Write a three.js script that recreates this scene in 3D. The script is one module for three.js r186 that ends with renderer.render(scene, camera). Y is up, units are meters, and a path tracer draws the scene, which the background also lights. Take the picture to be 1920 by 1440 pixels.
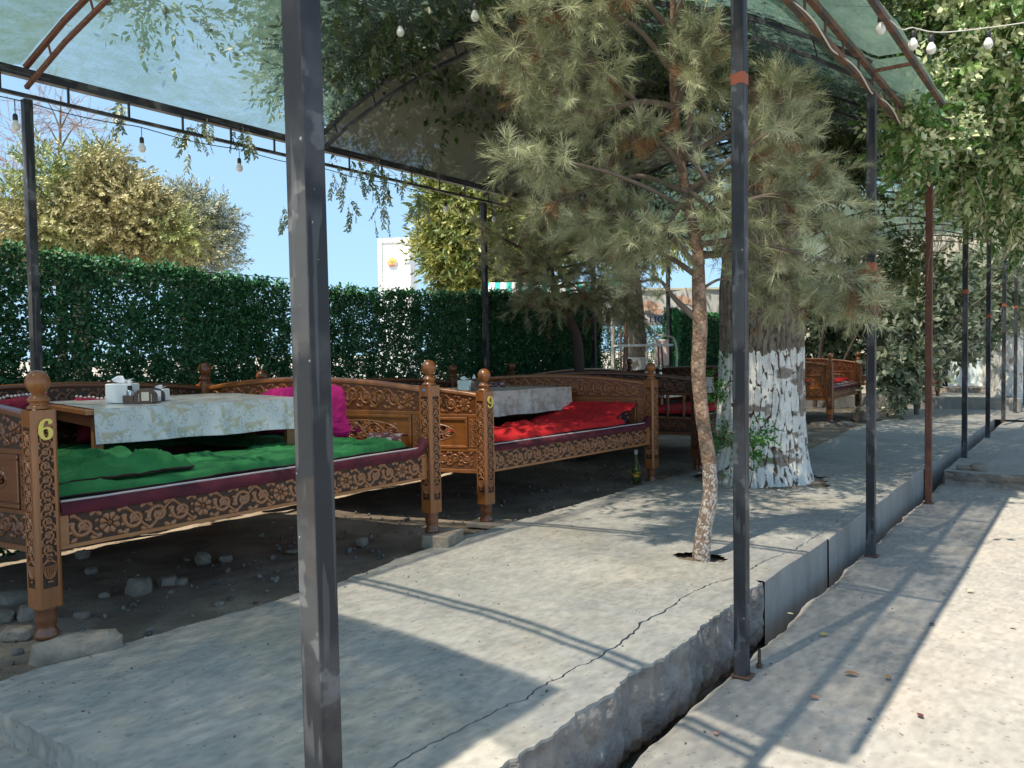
import * as THREE from 'three';
import { mergeGeometries, toCreasedNormals } from 'three/addons/utils/BufferGeometryUtils.js';
import { RoundedBoxGeometry } from 'three/addons/geometries/RoundedBoxGeometry.js';
import { TextGeometry } from 'three/addons/geometries/TextGeometry.js';
import { FontLoader } from 'three/addons/loaders/FontLoader.js';

// ------------------------------------------------------------------ camera, sky, sun, exposure
const scene = new THREE.Scene();
const EYE = 1.338;                                       // camera above the paved platform (y = 0)
const camera = new THREE.PerspectiveCamera(49.55, 4 / 3, 0.05, 2000);
camera.position.set(0, EYE, 0);
camera.rotation.order = 'YXZ';
camera.rotation.set(-2.2445 * Math.PI / 180, 35.3135 * Math.PI / 180, -0.874 * Math.PI / 180);
camera.updateMatrixWorld(true);
const SUN_TO = new THREE.Vector3(-0.095, 1, 0.5).normalize();
const SKY_GAIN = 1.05, SUN_I = 4.8, EXPOSURE = 1.7;
{
  const W = 512, H = 256, d = new Float32Array(W * H * 4);
  for (let j = 0; j < H; j++) for (let i = 0; i < W; i++) {
    const el = ((j + 0.5) / H - 0.5) * Math.PI, az = ((i + 0.5) / W - 0.5) * 2 * Math.PI;
    const v = new THREE.Vector3(Math.cos(el) * Math.cos(az), Math.sin(el), Math.cos(el) * Math.sin(az));
    const h = Math.max(0, v.y), t = Math.pow(h, 0.55);
    let r = 0.36 + (0.135 - 0.36) * t, g = 0.58 + (0.24 - 0.58) * t, b = 0.78 + (0.43 - 0.78) * t;
    const c = Math.max(0, v.dot(SUN_TO)), glow = 0.55 * Math.pow(c, 24) + 0.18 * Math.pow(c, 5);
    r += glow; g += glow * 0.96; b += glow * 0.88;
    if (v.y < 0) { r *= 0.8; g *= 0.75; b *= 0.7; }
    const o = (j * W + i) * 4; d[o] = r * SKY_GAIN; d[o + 1] = g * SKY_GAIN; d[o + 2] = b * SKY_GAIN; d[o + 3] = 1;
  }
  const sky = new THREE.DataTexture(d, W, H, THREE.RGBAFormat, THREE.FloatType);
  sky.mapping = THREE.EquirectangularReflectionMapping; sky.magFilter = THREE.LinearFilter; sky.needsUpdate = true;
  scene.background = sky; scene.environment = sky;
}
const sun = new THREE.DirectionalLight(new THREE.Color(1, 0.92, 0.77), SUN_I);
sun.position.copy(SUN_TO).multiplyScalar(40).add(new THREE.Vector3(-3, 0, -8));
sun.target.position.set(-3, 0, -8); sun.castShadow = true;
sun.shadow.mapSize.set(4096, 4096);
Object.assign(sun.shadow.camera, { left: -26, right: 26, top: 26, bottom: -26, near: 1, far: 90 });
scene.add(sun, sun.target);
const renderer = new THREE.WebGLRenderer({ antialias: true });
renderer.toneMapping = THREE.LinearToneMapping; renderer.toneMappingExposure = EXPOSURE;
renderer.shadowMap.enabled = true;

// ------------------------------------------------------------------ helpers
const V2 = (x, y) => new THREE.Vector2(x, y), V3 = (x, y, z) => new THREE.Vector3(x, y, z);
const rng = s => () => { s = (s + 0x6D2B79F5) | 0; let t = Math.imul(s ^ (s >>> 15), 1 | s); t = (t + Math.imul(t ^ (t >>> 7), 61 | t)) ^ t; return ((t ^ (t >>> 14)) >>> 0) / 4294967296; };
let R = rng(7);
const rr = (a, b) => a + (b - a) * R(), pick = a => a[Math.floor(R() * a.length)];
const clamp = (x, a = 0, b = 1) => Math.min(b, Math.max(a, x)), lerp = (a, b, t) => a + (b - a) * t;
const smooth = (a, b, x) => { const t = clamp((x - a) / (b - a)); return t * t * (3 - 2 * t); };
const hash = (x, y, s) => { let h = Math.imul(x, 374761393) ^ Math.imul(y, 668265263) ^ Math.imul(s, 974634777); h = Math.imul(h ^ (h >>> 13), 1274126177); return ((h ^ (h >>> 16)) >>> 0) / 4294967296; };
function vn(x, y, p, s) {                                // value noise, period p in both directions
  const xi = Math.floor(x), yi = Math.floor(y), fx = x - xi, fy = y - yi, m = (k) => ((k % p) + p) % p;
  const u = fx * fx * (3 - 2 * fx), v = fy * fy * (3 - 2 * fy);
  const a = hash(m(xi), m(yi), s), b = hash(m(xi + 1), m(yi), s), c = hash(m(xi), m(yi + 1), s), d = hash(m(xi + 1), m(yi + 1), s);
  return a + (b - a) * u + (c - a) * v + (a - b - c + d) * u * v;
}
function fbm(u, v, p, oct, s) { let a = 0, w = 0.5, t = 0; for (let k = 0; k < oct; k++) { a += w * vn(u * p, v * p, p, s + k); t += w; w *= 0.5; p *= 2; } return a / t; }
const n2 = (x, y, s = 1) => vn(x + 1000, y + 1000, 100000, s) * 2 - 1;
const nf = (x, y, s = 1) => n2(x, y, s) * 0.55 + n2(x * 2.1, y * 2.1, s + 3) * 0.3 + n2(x * 4.3, y * 4.3, s + 7) * 0.15;
const enc = c => Math.round(255 * clamp(c <= 0.0031308 ? 12.92 * c : 1.055 * Math.pow(c, 1 / 2.4) - 0.055));
// colour (linear) or data texture; metres = size of one repeat for uv in metres
function tex(n, fn, metres = 1, srgb = true, nv = n, mv = metres) {
  const d = new Uint8Array(n * nv * 4);
  for (let j = 0; j < nv; j++) for (let i = 0; i < n; i++) {
    const c = fn((i + 0.5) / n, (j + 0.5) / nv), o = (j * n + i) * 4;
    if (typeof c === 'number') d[o] = d[o + 1] = d[o + 2] = Math.round(255 * clamp(c));
    else for (let k = 0; k < 3; k++) d[o + k] = srgb ? enc(c[k]) : Math.round(255 * clamp(c[k]));
    d[o + 3] = 255;
  }
  const t = new THREE.DataTexture(d, n, nv); t.wrapS = t.wrapT = THREE.RepeatWrapping; t.magFilter = THREE.LinearFilter; t.minFilter = THREE.LinearMipmapLinearFilter; t.generateMipmaps = true;
  if (srgb) t.colorSpace = THREE.SRGBColorSpace;
  t.repeat.set(1 / metres, 1 / mv); t.needsUpdate = true; return t;
}
const mix3 = (a, b, t) => [lerp(a[0], b[0], t), lerp(a[1], b[1], t), lerp(a[2], b[2], t)];
const col = (r, g, b) => new THREE.Color().setRGB(r, g, b);
const std = o => new THREE.MeshStandardMaterial(o), phy = o => new THREE.MeshPhysicalMaterial(o);

const taken = new Map();
function numbered(name) { const k = taken.get(name) || 0; taken.set(name, k + 1); return k ? `${name}_${String(k).padStart(3, '0')}` : name; }
function tag(o, label, category, group, kind) {
  if (label) o.userData.label = label; if (category) o.userData.category = category;
  if (group) o.userData.group = group; if (kind) o.userData.kind = kind; return o;
}
function thing(name, label, category, pos = [0, 0, 0], turn = 0, group) {
  const o = new THREE.Group(); o.name = numbered(name); o.position.set(...pos); o.rotation.y = turn; scene.add(o);
  return tag(o, label, category, group);
}
function part(name, geo, mat, parent, label) {
  const m = new THREE.Mesh(geo, mat); m.name = name; m.castShadow = m.receiveShadow = true; parent.add(m); if (label) m.userData.label = label; return m;
}
function solo(name, geo, mat, label, category, group) { const m = part(numbered(name), geo, mat, scene); return tag(m, label, category, group); }
function struct(name, geo, mat) { const m = part(numbered(name), geo, mat, scene); m.userData.kind = 'structure'; return m; }
function prep(g) {
  g = g.index ? g.toNonIndexed() : g.clone();
  for (const k of Object.keys(g.attributes)) if (!['position', 'normal', 'uv'].includes(k)) g.deleteAttribute(k);
  if (!g.attributes.uv) g.setAttribute('uv', new THREE.BufferAttribute(new Float32Array(g.attributes.position.count * 2), 2));
  if (!g.attributes.normal) g.computeVertexNormals();
  g.morphAttributes = {}; return g;
}
const merge = list => { const l = list.flat(9).filter(Boolean).map(prep); return l.length === 1 ? l[0] : mergeGeometries(l, false); };
// uv in metres from the face's main direction; grain = axis that u follows
function muv(g, grain = 'x') {
  g = prep(g); const p = g.attributes.position, uv = new Float32Array(p.count * 2), a = V3(), b = V3(), c = V3();
  const gi = 'xyz'.indexOf(grain);
  for (let i = 0; i < p.count; i += 3) {
    a.fromBufferAttribute(p, i); b.fromBufferAttribute(p, i + 1).sub(a); c.fromBufferAttribute(p, i + 2).sub(a); b.cross(c);
    const n = [Math.abs(b.x), Math.abs(b.y), Math.abs(b.z)], d = n.indexOf(Math.max(...n));
    const axes = [0, 1, 2].filter(k => k !== d); let [u, v] = axes; if (v === gi) [u, v] = [v, u];
    for (let k = 0; k < 3; k++) { const q = [p.getX(i + k), p.getY(i + k), p.getZ(i + k)]; uv[(i + k) * 2] = q[u]; uv[(i + k) * 2 + 1] = q[v] + q[d] * 0.37 + d * 0.53; }
  }
  g.setAttribute('uv', new THREE.BufferAttribute(uv, 2)); return g;
}
const at = (g, x = 0, y = 0, z = 0, rx = 0, ry = 0, rz = 0, s = 1) => {
  const m = new THREE.Matrix4().compose(V3(x, y, z), new THREE.Quaternion().setFromEuler(new THREE.Euler(rx, ry, rz, 'YXZ')), Array.isArray(s) ? V3(...s) : V3(s, s, s));
  return g.clone().applyMatrix4(m);
};
const box = (w, h, d, x = 0, y = 0, z = 0) => new THREE.BoxGeometry(w, h, d).translate(x, y, z);
const rbox = (w, h, d, r = 0.004, x = 0, y = 0, z = 0, seg = 1) => new RoundedBoxGeometry(w, h, d, seg, Math.min(r, w / 2.01, h / 2.01, d / 2.01)).translate(x, y, z);
const span = (x0, x1, y0, y1, z0, z1) => box(Math.abs(x1 - x0), Math.abs(y1 - y0), Math.abs(z1 - z0), (x0 + x1) / 2, (y0 + y1) / 2, (z0 + z1) / 2);
const lathe = (pts, seg = 20) => new THREE.LatheGeometry(pts.map(p => V2(p[0], p[1])), seg);
const tube = (pts, r, rad = 6, seg) => new THREE.TubeGeometry(new THREE.CatmullRomCurve3(pts.map(p => p.isVector3 ? p : V3(...p))), seg || Math.max(2, pts.length * 4), r, rad, false);
function bar(a, b, w, h = w) {                            // straight square bar from a to b
  a = a.isVector3 ? a : V3(...a); b = b.isVector3 ? b : V3(...b);
  const d = b.clone().sub(a), L = d.length(); d.normalize();
  const up = Math.abs(d.y) > 0.99 ? V3(1, 0, 0) : V3(0, 1, 0), x = up.clone().cross(d).normalize(), y = d.clone().cross(x);
  return muv(box(w, h, L), 'z').applyMatrix4(new THREE.Matrix4().makeBasis(x, y, d).setPosition(a.clone().add(b).multiplyScalar(0.5)));
}
// grid of points -> surface; uv in metres along the rows and columns, or given
function sheet(nu, nv, f, uvf, closedU = false) {
  const pos = [], uv = [], idx = [];
  for (let j = 0; j <= nv; j++) for (let i = 0; i <= nu; i++) { const u = i / nu, v = j / nv, p = f(u, v); pos.push(...p); const q = uvf ? uvf(u, v, p) : [p[0], p[2]]; uv.push(q[0], q[1]); }
  for (let j = 0; j < nv; j++) for (let i = 0; i < nu; i++) { const a = j * (nu + 1) + i, b = a + 1, c = a + nu + 1, d = c + 1; idx.push(a, b, d, a, d, c); }
  const g = new THREE.BufferGeometry(); g.setAttribute('position', new THREE.Float32BufferAttribute(pos, 3)); g.setAttribute('uv', new THREE.Float32BufferAttribute(uv, 2)); g.setIndex(idx); g.computeVertexNormals(); return g;
}
// a branch or trunk that tapers: pts [[x,y,z,r]...]
function limb(pts, rad = 8, bump = 0, seed = 1, sub = 4) {
  const c = new THREE.CatmullRomCurve3(pts.map(p => V3(p[0], p[1], p[2]))), n = (pts.length - 1) * sub, fr = c.computeFrenetFrames(n, false);
  let len = 0; const L = c.getLength();
  return sheet(rad, n, (u, v) => {
    const k = Math.round(v * n), p = c.getPoint(v), s = v * (pts.length - 1), i = Math.min(pts.length - 2, Math.floor(s)), r = lerp(pts[i][3], pts[i + 1][3], s - i), a = u * Math.PI * 2;
    const w = r * (1 + bump * nf(Math.cos(a) * 2 + v * L * 3, Math.sin(a) * 2 + v * L * 3.7, seed));
    const q = p.addScaledVector(fr.normals[k], Math.cos(a) * w).addScaledVector(fr.binormals[k], Math.sin(a) * w); return [q.x, q.y, q.z];
  }, (u, v) => [u * 2 * Math.PI * pts[0][3], v * L]);
}
// the ray through a pixel of the 1920 x 1440 photograph, used to work out where things stand
function ray(px, py) { return V3((px - 960) / 1560, -(py - 720) / 1560, -1).applyQuaternion(camera.quaternion); }
const atDepth = (px, py, d) => ray(px, py).multiplyScalar(d).add(camera.position);
function instanced(name, geo, mat, mats, parent, colors) {
  const m = new THREE.InstancedMesh(geo, mat, mats.length); mats.forEach((x, i) => { m.setMatrixAt(i, x); if (colors) m.setColorAt(i, colors[i]); });
  m.name = name; m.castShadow = m.receiveShadow = true; parent.add(m); m.userData.kind = 'stuff'; return m;
}
const trs = (p, q, s) => new THREE.Matrix4().compose(p, q, s.isVector3 ? s : V3(s, s, s));
const qe = (x, y, z) => new THREE.Quaternion().setFromEuler(new THREE.Euler(x, y, z, 'YXZ'));
const qto = (d) => new THREE.Quaternion().setFromUnitVectors(V3(0, 1, 0), d.clone().normalize());

// ------------------------------------------------------------------ materials
const M = {};
{
  const spots = (u, v, p, s, th) => { const x = u * p, y = v * p, xi = Math.floor(x), yi = Math.floor(y); let d = 9; for (let a = -1; a < 2; a++) for (let b = -1; b < 2; b++) { const cx = ((xi + a) % p + p) % p, cy = ((yi + b) % p + p) % p; if (hash(cx, cy, s) > th) continue; const dx = xi + a + hash(cx, cy, s + 1) - x, dy = yi + b + hash(cx, cy, s + 2) - y; d = Math.min(d, Math.hypot(dx, dy) / (0.12 + 0.3 * hash(cx, cy, s + 3))); } return d; };
  M.spots = spots;
  const conc = (base, warm, s) => (u, v) => {
    const a = fbm(u, v, 3, 6, s), b = fbm(u, v, 24, 4, s + 20), c = fbm(u, v * 0.5 + u * 0.1, 128, 2, s + 40), st = smooth(0.56, 0.7, fbm(u, v, 5, 4, s + 60)), pit = spots(u, v, 90, s + 70, 0.12) < 0.6 ? 1 : 0, wm = smooth(0.5, 0.75, fbm(u, v, 4, 4, s + 80));
    const tr = vn(u * 10 + 2 * a, v * 110, 110, s + 90) * smooth(0.45, 0.65, fbm(u, v, 6, 3, s + 95)), sp = spots(u, v, 40, s + 97, 0.05) < 0.5 ? 1 : 0; let k = 0.8 + 0.22 * a + 0.15 * (b - 0.5) + 0.36 * (c - 0.5) - 0.1 * tr; k *= 1 - 0.1 * st; k *= 1 - 0.3 * pit; k *= 1 - 0.25 * sp;
    return mix3(base, warm, wm * 0.7).map(x => x * k);
  };
  const concB = s => (u, v) => 0.35 * fbm(u, v, 12, 5, s + 20) + 0.45 * fbm(u, v * 0.6, 96, 3, s + 40) - (spots(u, v, 90, s + 70, 0.12) < 0.6 ? 0.18 : 0) + 0.1;
  M.slab = std({ map: tex(1024, conc([0.395, 0.378, 0.34], [0.44, 0.40, 0.325], 1), 2.6), bumpMap: tex(1024, concB(1), 2.6, false), bumpScale: 0.0032, roughness: 0.9 });
  M.walk = std({ map: tex(1024, conc([0.365, 0.338, 0.30], [0.40, 0.35, 0.292], 101), 3.1), bumpMap: tex(1024, concB(101), 3.1, false), bumpScale: 0.0045, roughness: 0.92 });
  M.rough = std({ map: tex(512, (u, v) => { const k = 0.5 + 0.8 * fbm(u, v, 8, 6, 201), w = smooth(0.45, 0.65, fbm(u, v, 6, 4, 240)); return mix3([0.30, 0.265, 0.235], [0.36, 0.30, 0.245], w).map(x => x * k); }, 0.8), bumpMap: tex(512, (u, v) => fbm(u, v, 14, 5, 201), 0.8, false), bumpScale: 0.025, roughness: 0.97 });
  M.kerb = std({ map: tex(512, (u, v) => { const k = 0.7 + 0.4 * fbm(u, v * 0.3, 12, 5, 301) + 0.15 * fbm(u, v, 64, 2, 330) - 0.07; return [0.36 * k, 0.335 * k, 0.30 * k]; }, 1.2), bumpMap: tex(512, (u, v) => fbm(u, v * 0.4, 30, 4, 301), 1.2, false), bumpScale: 0.004, roughness: 0.92 });
  M.dirt = std({ map: tex(1024, (u, v) => { const k = 0.45 + 0.7 * fbm(u, v, 5, 7, 401), p = spots(u, v, 70, 420, 0.3), w = smooth(0.4, 0.6, fbm(u, v, 7, 4, 430)); let c = mix3([0.27, 0.205, 0.145], [0.35, 0.28, 0.205], w).map(x => x * k); if (p < 0.75) c = mix3(c, [0.3, 0.27, 0.23], 0.55); return c; }, 1.8), bumpMap: tex(1024, (u, v) => 0.5 * fbm(u, v, 10, 6, 401) + 0.4 * smooth(1, 0.2, spots(u, v, 70, 420, 0.3)), 1.8, false), bumpScale: 0.02, roughness: 0.98 });
  M.sand = std({ map: tex(256, (u, v) => { const k = 0.75 + 0.5 * fbm(u, v, 6, 6, 501); return [0.46 * k, 0.4 * k, 0.33 * k]; }, 6), roughness: 0.98 });
  M.mud = std({ map: tex(256, (u, v) => { const k = 0.4 + 0.9 * fbm(u, v, 8, 6, 551), m = smooth(0.5, 0.6, fbm(u, v, 6, 4, 560)); return mix3([0.11, 0.09, 0.068], [0.085, 0.085, 0.05], m).map(x => x * k); }, 0.6), bumpMap: tex(256, (u, v) => fbm(u, v, 10, 5, 551), 0.6, false), bumpScale: 0.03, roughness: 0.95 });
  // painted steel with chips, scuffs and drips of grime
  const paint = (base, wear, amount, s) => (u, v) => {
    const k = 0.75 + 0.5 * fbm(u, v * 0.5, 10, 5, s), sc = smooth(0.6, 0.68, fbm(u * 1, v * 0.6, 22, 4, s + 10)) * amount, fl = spots(u, v, 50, s + 20, 0.1 * amount) < 0.55 ? 1 : 0, big = smooth(0.52, 0.66, fbm(u, v, 5, 5, s + 30)) * amount;
    return mix3(mix3(base.map(x => x * k), wear, 0.35 * sc + 0.22 * big), [0.42, 0.41, 0.38], fl * 0.85);
  };
  M.black = phy({ specularIntensity: 0.45, map: tex(1024, (u, v) => { const k = 0.8 + 0.4 * fbm(u, v, 8, 5, 601), a = u + 0.02 * fbm(u, v, 9, 3, 603), big = smooth(0.5, 0.68, fbm(u, v, 6, 6, 631)), sc = smooth(0.6, 0.7, fbm(a, v, 34, 4, 611)), st = smooth(0.62, 0.72, vn(v * 160, u * 10, 160, 613)) * smooth(0.45, 0.6, fbm(u, v, 9, 3, 615)), fl = spots(u, v, 60, 621, 0.045) < 0.1 + 0.45 * vn(u * 160, v * 160, 160, 625) ? 1 : 0; let c = mix3([0.028 * k, 0.03 * k, 0.034 * k], [0.15, 0.152, 0.155], 0.35 * big + 0.6 * sc * big + 0.35 * st); c = mix3(c, [0.13, 0.1, 0.08], 0.18 * smooth(0.66, 0.72, fbm(u, v, 11, 4, 641))); return mix3(c, [0.4, 0.39, 0.36], fl * 0.8); }, 1.7), roughness: 0.5, bumpMap: tex(512, (u, v) => fbm(u, v, 60, 4, 601), 1.7, false), bumpScale: 0.0012 });
  M.rust = std({ map: tex(256, paint([0.115, 0.042, 0.024], [0.2, 0.085, 0.05], 0.7, 651), 0.7), roughness: 0.7 });
  M.pipe = std({ map: tex(256, (u, v) => { const w = smooth(0.42, 0.62, fbm(u, v, 8, 5, 671)), k = 0.7 + 0.6 * fbm(u, v, 20, 4, 680); return mix3([0.07, 0.058, 0.048], [0.2, 0.088, 0.045], w * 0.6).map(x => x * k); }, 0.6), roughness: 0.75 });
  M.orange = std({ color: col(0.32, 0.085, 0.04), roughness: 0.7 });
  // wood
  const wood = (a, b, s) => (u, v) => { const w = fbm(u, v, 3, 3, s + 9), g = fbm(u, v + w * 0.04, 6, 2, s) * 0 + vn(u * 5, (v + w * 0.05) * 90, 90 * 1, s) * 0.5 + vn(u * 11, v * 220, 220, s + 3) * 0.3 + fbm(u, v, 4, 4, s + 5) * 0.5; return mix3(a, b, clamp(g / 1.2)); };
  const woodTex = (a, b, s, n = 512) => tex(n, wood(a, b, s), 1.3);
  const varnish = (map, rough = 0.38, coat = 0.55) => phy({ map, roughness: rough, clearcoat: coat, clearcoatRoughness: 0.22 });
  M.wood = varnish(woodTex([0.15, 0.045, 0.01], [0.36, 0.125, 0.026], 701));
  M.woodDark = varnish(woodTex([0.1, 0.028, 0.008], [0.2, 0.065, 0.018], 731), 0.34, 0.6);
  M.woodPale = varnish(woodTex([0.29, 0.11, 0.034], [0.42, 0.18, 0.062], 761), 0.45, 0.25);
  M.carved = varnish(woodTex([0.22, 0.08, 0.027], [0.37, 0.15, 0.055], 781), 0.33, 0.7);
  M.ground = std({ map: woodTex([0.028, 0.014, 0.008], [0.055, 0.027, 0.013], 791, 256), roughness: 0.6 });
  M.plank = std({ map: woodTex([0.2, 0.12, 0.065], [0.3, 0.2, 0.12], 801, 256), roughness: 0.8 });
  M.gold = std({ color: col(0.8, 0.62, 0.14), roughness: 0.5 });
  // cloth
  const velvetB = s => tex(256, (u, v) => fbm(u, v, 6, 6, s), 0.35, false);
  const velvet = (c, s, sheen = 0.7) => phy({ map: tex(256, (u, v) => { const k = 0.6 + 0.75 * fbm(u, v, 5, 6, s); return c.map(x => x * k); }, 0.6), bumpMap: velvetB(s), bumpScale: 0.014, roughness: 0.85, sheen, sheenRoughness: 0.45, sheenColor: col(...c.map(x => Math.min(1, x * 2 + 0.02))) });
  M.green = velvet([0.024, 0.19, 0.05], 811, 0.6); M.red = velvet([0.55, 0.008, 0.012], 821, 0.3); M.crimson = velvet([0.24, 0.006, 0.03], 831, 0.5);
  M.magenta = velvet([0.5, 0.008, 0.16], 841, 0.5); M.maroonDark = std({ color: col(0.03, 0.006, 0.01), roughness: 0.9 }); M.maroon = velvet([0.09, 0.008, 0.018], 851, 0.3); M.purple = velvet([0.05, 0.01, 0.05], 861, 0.3);
  M.carpet = std({ map: tex(512, (u, v) => { const x = u * 14 % 1 - 0.5, y = v * 14 % 1 - 0.5, d = Math.abs(x) + Math.abs(y), f = fbm(u, v, 64, 2, 871); let c = [0.075, 0.016, 0.016]; if (d < 0.42 && d > 0.33) c = [0.2, 0.14, 0.1]; else if (d < 0.2) c = [0.03, 0.02, 0.035]; else if (Math.hypot(x, y) > 0.62) c = [0.15, 0.05, 0.03]; return c.map(q => q * (0.6 + 0.8 * f)); }, 1.1), roughness: 0.97 });
  M.piping = std({ color: col(0.55, 0.47, 0.45), roughness: 0.9 });
  M.brocade = std({ map: tex(256, (u, v) => { const f = fbm(u, v, 7, 4, 881), g = spots(u, v, 9, 890, 0.75); return (g < 0.8 && g > 0.45) || f > 0.62 ? [0.5, 0.42, 0.38] : [0.12, 0.045, 0.05]; }, 0.35), roughness: 0.85 });
  M.cloth = phy({ map: tex(1024, (u, v) => {
    const w = fbm(u, v, 5, 5, 901), s = fbm(u * 1, v + 0.15 * w, 9, 5, 905), g = smooth(0.5, 0.66, fbm(u + 0.1 * w, v, 11, 5, 911)), l = smooth(0.54, 0.6, fbm(u, v + 0.1 * s, 14, 4, 921)) * (1 - smooth(0.6, 0.66, fbm(u, v + 0.1 * s, 14, 4, 921)));
    return mix3(mix3(mix3([0.48, 0.52, 0.54], [0.7, 0.71, 0.69], s), [0.48, 0.4, 0.22], g * 0.7), [0.28, 0.25, 0.16], l * 0.6);
  }, 0.42), roughness: 0.3, clearcoat: 0.25, clearcoatRoughness: 0.3 });
  M.clothPlain = phy({ map: tex(256, (u, v) => { const s = fbm(u, v, 7, 5, 931), f = smooth(0.52, 0.6, fbm(u + 0.1 * s, v, 12, 4, 935)), st = 0.5 + 0.5 * Math.sin(v * 6.2832 * 14); return mix3(mix3([0.46, 0.43, 0.38], [0.66, 0.64, 0.59], s), [0.36, 0.31, 0.24], 0.6 * f + 0.12 * st); }, 0.5), roughness: 0.35, clearcoat: 0.2 });
  M.white = std({ color: col(0.78, 0.79, 0.77), roughness: 0.5 }); M.mint = std({ color: col(0.6, 0.72, 0.68), roughness: 0.45 });
  M.paper = std({ color: col(0.85, 0.85, 0.86), roughness: 0.9 }); M.steel = std({ color: col(0.6, 0.6, 0.58), metalness: 1, roughness: 0.22 });
  M.brown = std({ map: woodTex([0.085, 0.055, 0.042], [0.13, 0.088, 0.07], 941, 256), roughness: 0.55 }); M.cream = std({ color: col(0.66, 0.6, 0.46), roughness: 0.7 });
  // bark
  M.bark = std({ map: tex(512, (u, v) => { const w = fbm(u, v, 6, 4, 951), f = fbm(u + w * 0.08, v * 0.35, 26, 4, 955), k = 0.45 + 0.9 * f; return mix3([0.2, 0.16, 0.115], [0.27, 0.225, 0.17], w).map(x => x * k); }, 0.9), bumpMap: tex(512, (u, v) => fbm(u + fbm(u, v, 6, 4, 951) * 0.08, v * 0.35, 26, 4, 955), 0.9, false), bumpScale: 0.04, roughness: 0.97 });
  M.limewash = std({ map: tex(512, (u, v) => { const f = fbm(u, v, 18, 4, 971), c = smooth(0.6, 0.66, fbm(u, v * 0.5, 14, 4, 975)); return mix3([0.68, 0.66, 0.61], [0.34, 0.27, 0.2], c).map(x => x * (0.8 + 0.35 * f)); }, 0.9), bumpMap: tex(512, (u, v) => fbm(u, v * 0.5, 22, 4, 971), 0.9, false), bumpScale: 0.012, roughness: 0.95 });
  M.plate = (u, y) => {                                  // u in metres round the trunk (2.8 m), y up: 0 in a fissure, 1 on a plate; and which plate
    const w = 0.02 * nf(u * 5, y * 3, 1301), x = (u + w) / 0.07, q = y / 0.3, xi = Math.floor(x), yi = Math.floor(q); let f1 = 9, f2 = 9, id = 0;
    for (let a = -1; a < 2; a++) for (let b = -2; b < 3; b++) { const cx = (xi + a + 40) % 40, cy = yi + b, dx = xi + a + 0.1 + 0.8 * hash(cx, cy, 1303) - x, dy = yi + b + hash(cx, cy, 1305) + 1.3 * hash(cx, 7, 1302) - 0.65 - q, d = Math.hypot(dx, dy * 0.9); if (d < f1) { f2 = f1; f1 = d; id = hash(cx, cy, 1307); } else if (d < f2) f2 = d; }
    return [clamp((f2 - f1 + 0.2 * nf(u * 44, y * 22, 1309)) / 0.3), id];
  };
  M.limeTrunk = std({ map: tex(1024, (u, v) => { const y = v * 1.5 - 0.05, [p, id] = M.plate(u * 2.8, y), f = fbm(u, v, 40, 4, 1311), bare = smooth(0.58, 0.66, fbm(u, v, 9, 5, 1313) + 0.08 * (id - 0.5) + 0.1 * smooth(0.25, 0, y)), lime = p > 0.1 + 0.2 * f ? 1 : 0; return mix3(mix3([0.11, 0.08, 0.055], [0.24, 0.18, 0.13], f), [0.76, 0.74, 0.69].map(c => c * (0.82 + 0.3 * f)), lime * (1 - 0.85 * bare)); }, 2.8, true, 640, 1.5), roughness: 0.95 });
  M.pineBark = std({ map: tex(512, (u, v) => { const f = fbm(u, v * 0.7, 30, 4, 981), w = smooth(0.45, 0.62, fbm(u, v, 12, 4, 985)), d = spots(u, v, 26, 990, 0.5); return mix3(mix3([0.24, 0.15, 0.1], [0.4, 0.27, 0.18], w), [0.06, 0.05, 0.045], d < 0.35 ? 0.8 : 0).map(x => x * (0.45 + 0.95 * f)); }, 0.3), bumpMap: tex(512, (u, v) => fbm(u, v * 0.7, 24, 5, 981), 0.3, false), bumpScale: 0.012, roughness: 0.96 });
  M.pineWash = std({ map: tex(512, (u, v) => { const f = fbm(u, v * 0.7, 30, 4, 981), w = smooth(0.42, 0.56, fbm(u, v, 16, 4, 995)); return mix3([0.25, 0.17, 0.12], [0.52, 0.46, 0.4], w).map(x => x * (0.5 + 0.9 * f)); }, 0.3), bumpMap: tex(512, (u, v) => fbm(u, v * 0.7, 24, 5, 981), 0.3, false), bumpScale: 0.012, roughness: 0.96 });
  M.branch = std({ color: col(0.16, 0.125, 0.095), roughness: 0.95 }); M.twig = std({ color: col(0.2, 0.155, 0.11), roughness: 0.95 }); M.darkbranch = std({ color: col(0.075, 0.05, 0.04), roughness: 0.95 });
  // foliage (tinted per copy)
  const leaf = (o = {}) => phy({ color: col(1, 1, 1), roughness: 0.45, transmission: 0.35, thickness: 0, side: THREE.DoubleSide, ...o });
  M.leaf = leaf(); M.needle = std({ color: col(1, 1, 1), roughness: 0.6, side: THREE.DoubleSide }); M.pineNeedle = std({ color: col(1, 1, 1), roughness: 0.5, side: THREE.DoubleSide }); M.plastic = std({ color: col(1, 1, 1), roughness: 0.55, side: THREE.DoubleSide });
  // shade net: woven strips with open holes between, and patchy wear
  const netA = (lo, hi, s) => tex(512, (u, v) => lerp(lo, hi, clamp(0.5 + 0.9 * (fbm(u, v, 4, 4, s) - 0.5) + 1.1 * (fbm(u, v * 0.35, 40, 3, s + 9) - 0.5) + 0.5 * (vn(u * 256, v * 64, 256, s + 5) - 0.5) + 0.4 * (vn(u * 128, v * 256, 256, s + 6) - 0.5))), 1.6, false);
  const netC = (a, b, s) => tex(256, (u, v) => mix3(a, b, fbm(u, v, 5, 5, s)), 2.2);
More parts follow.
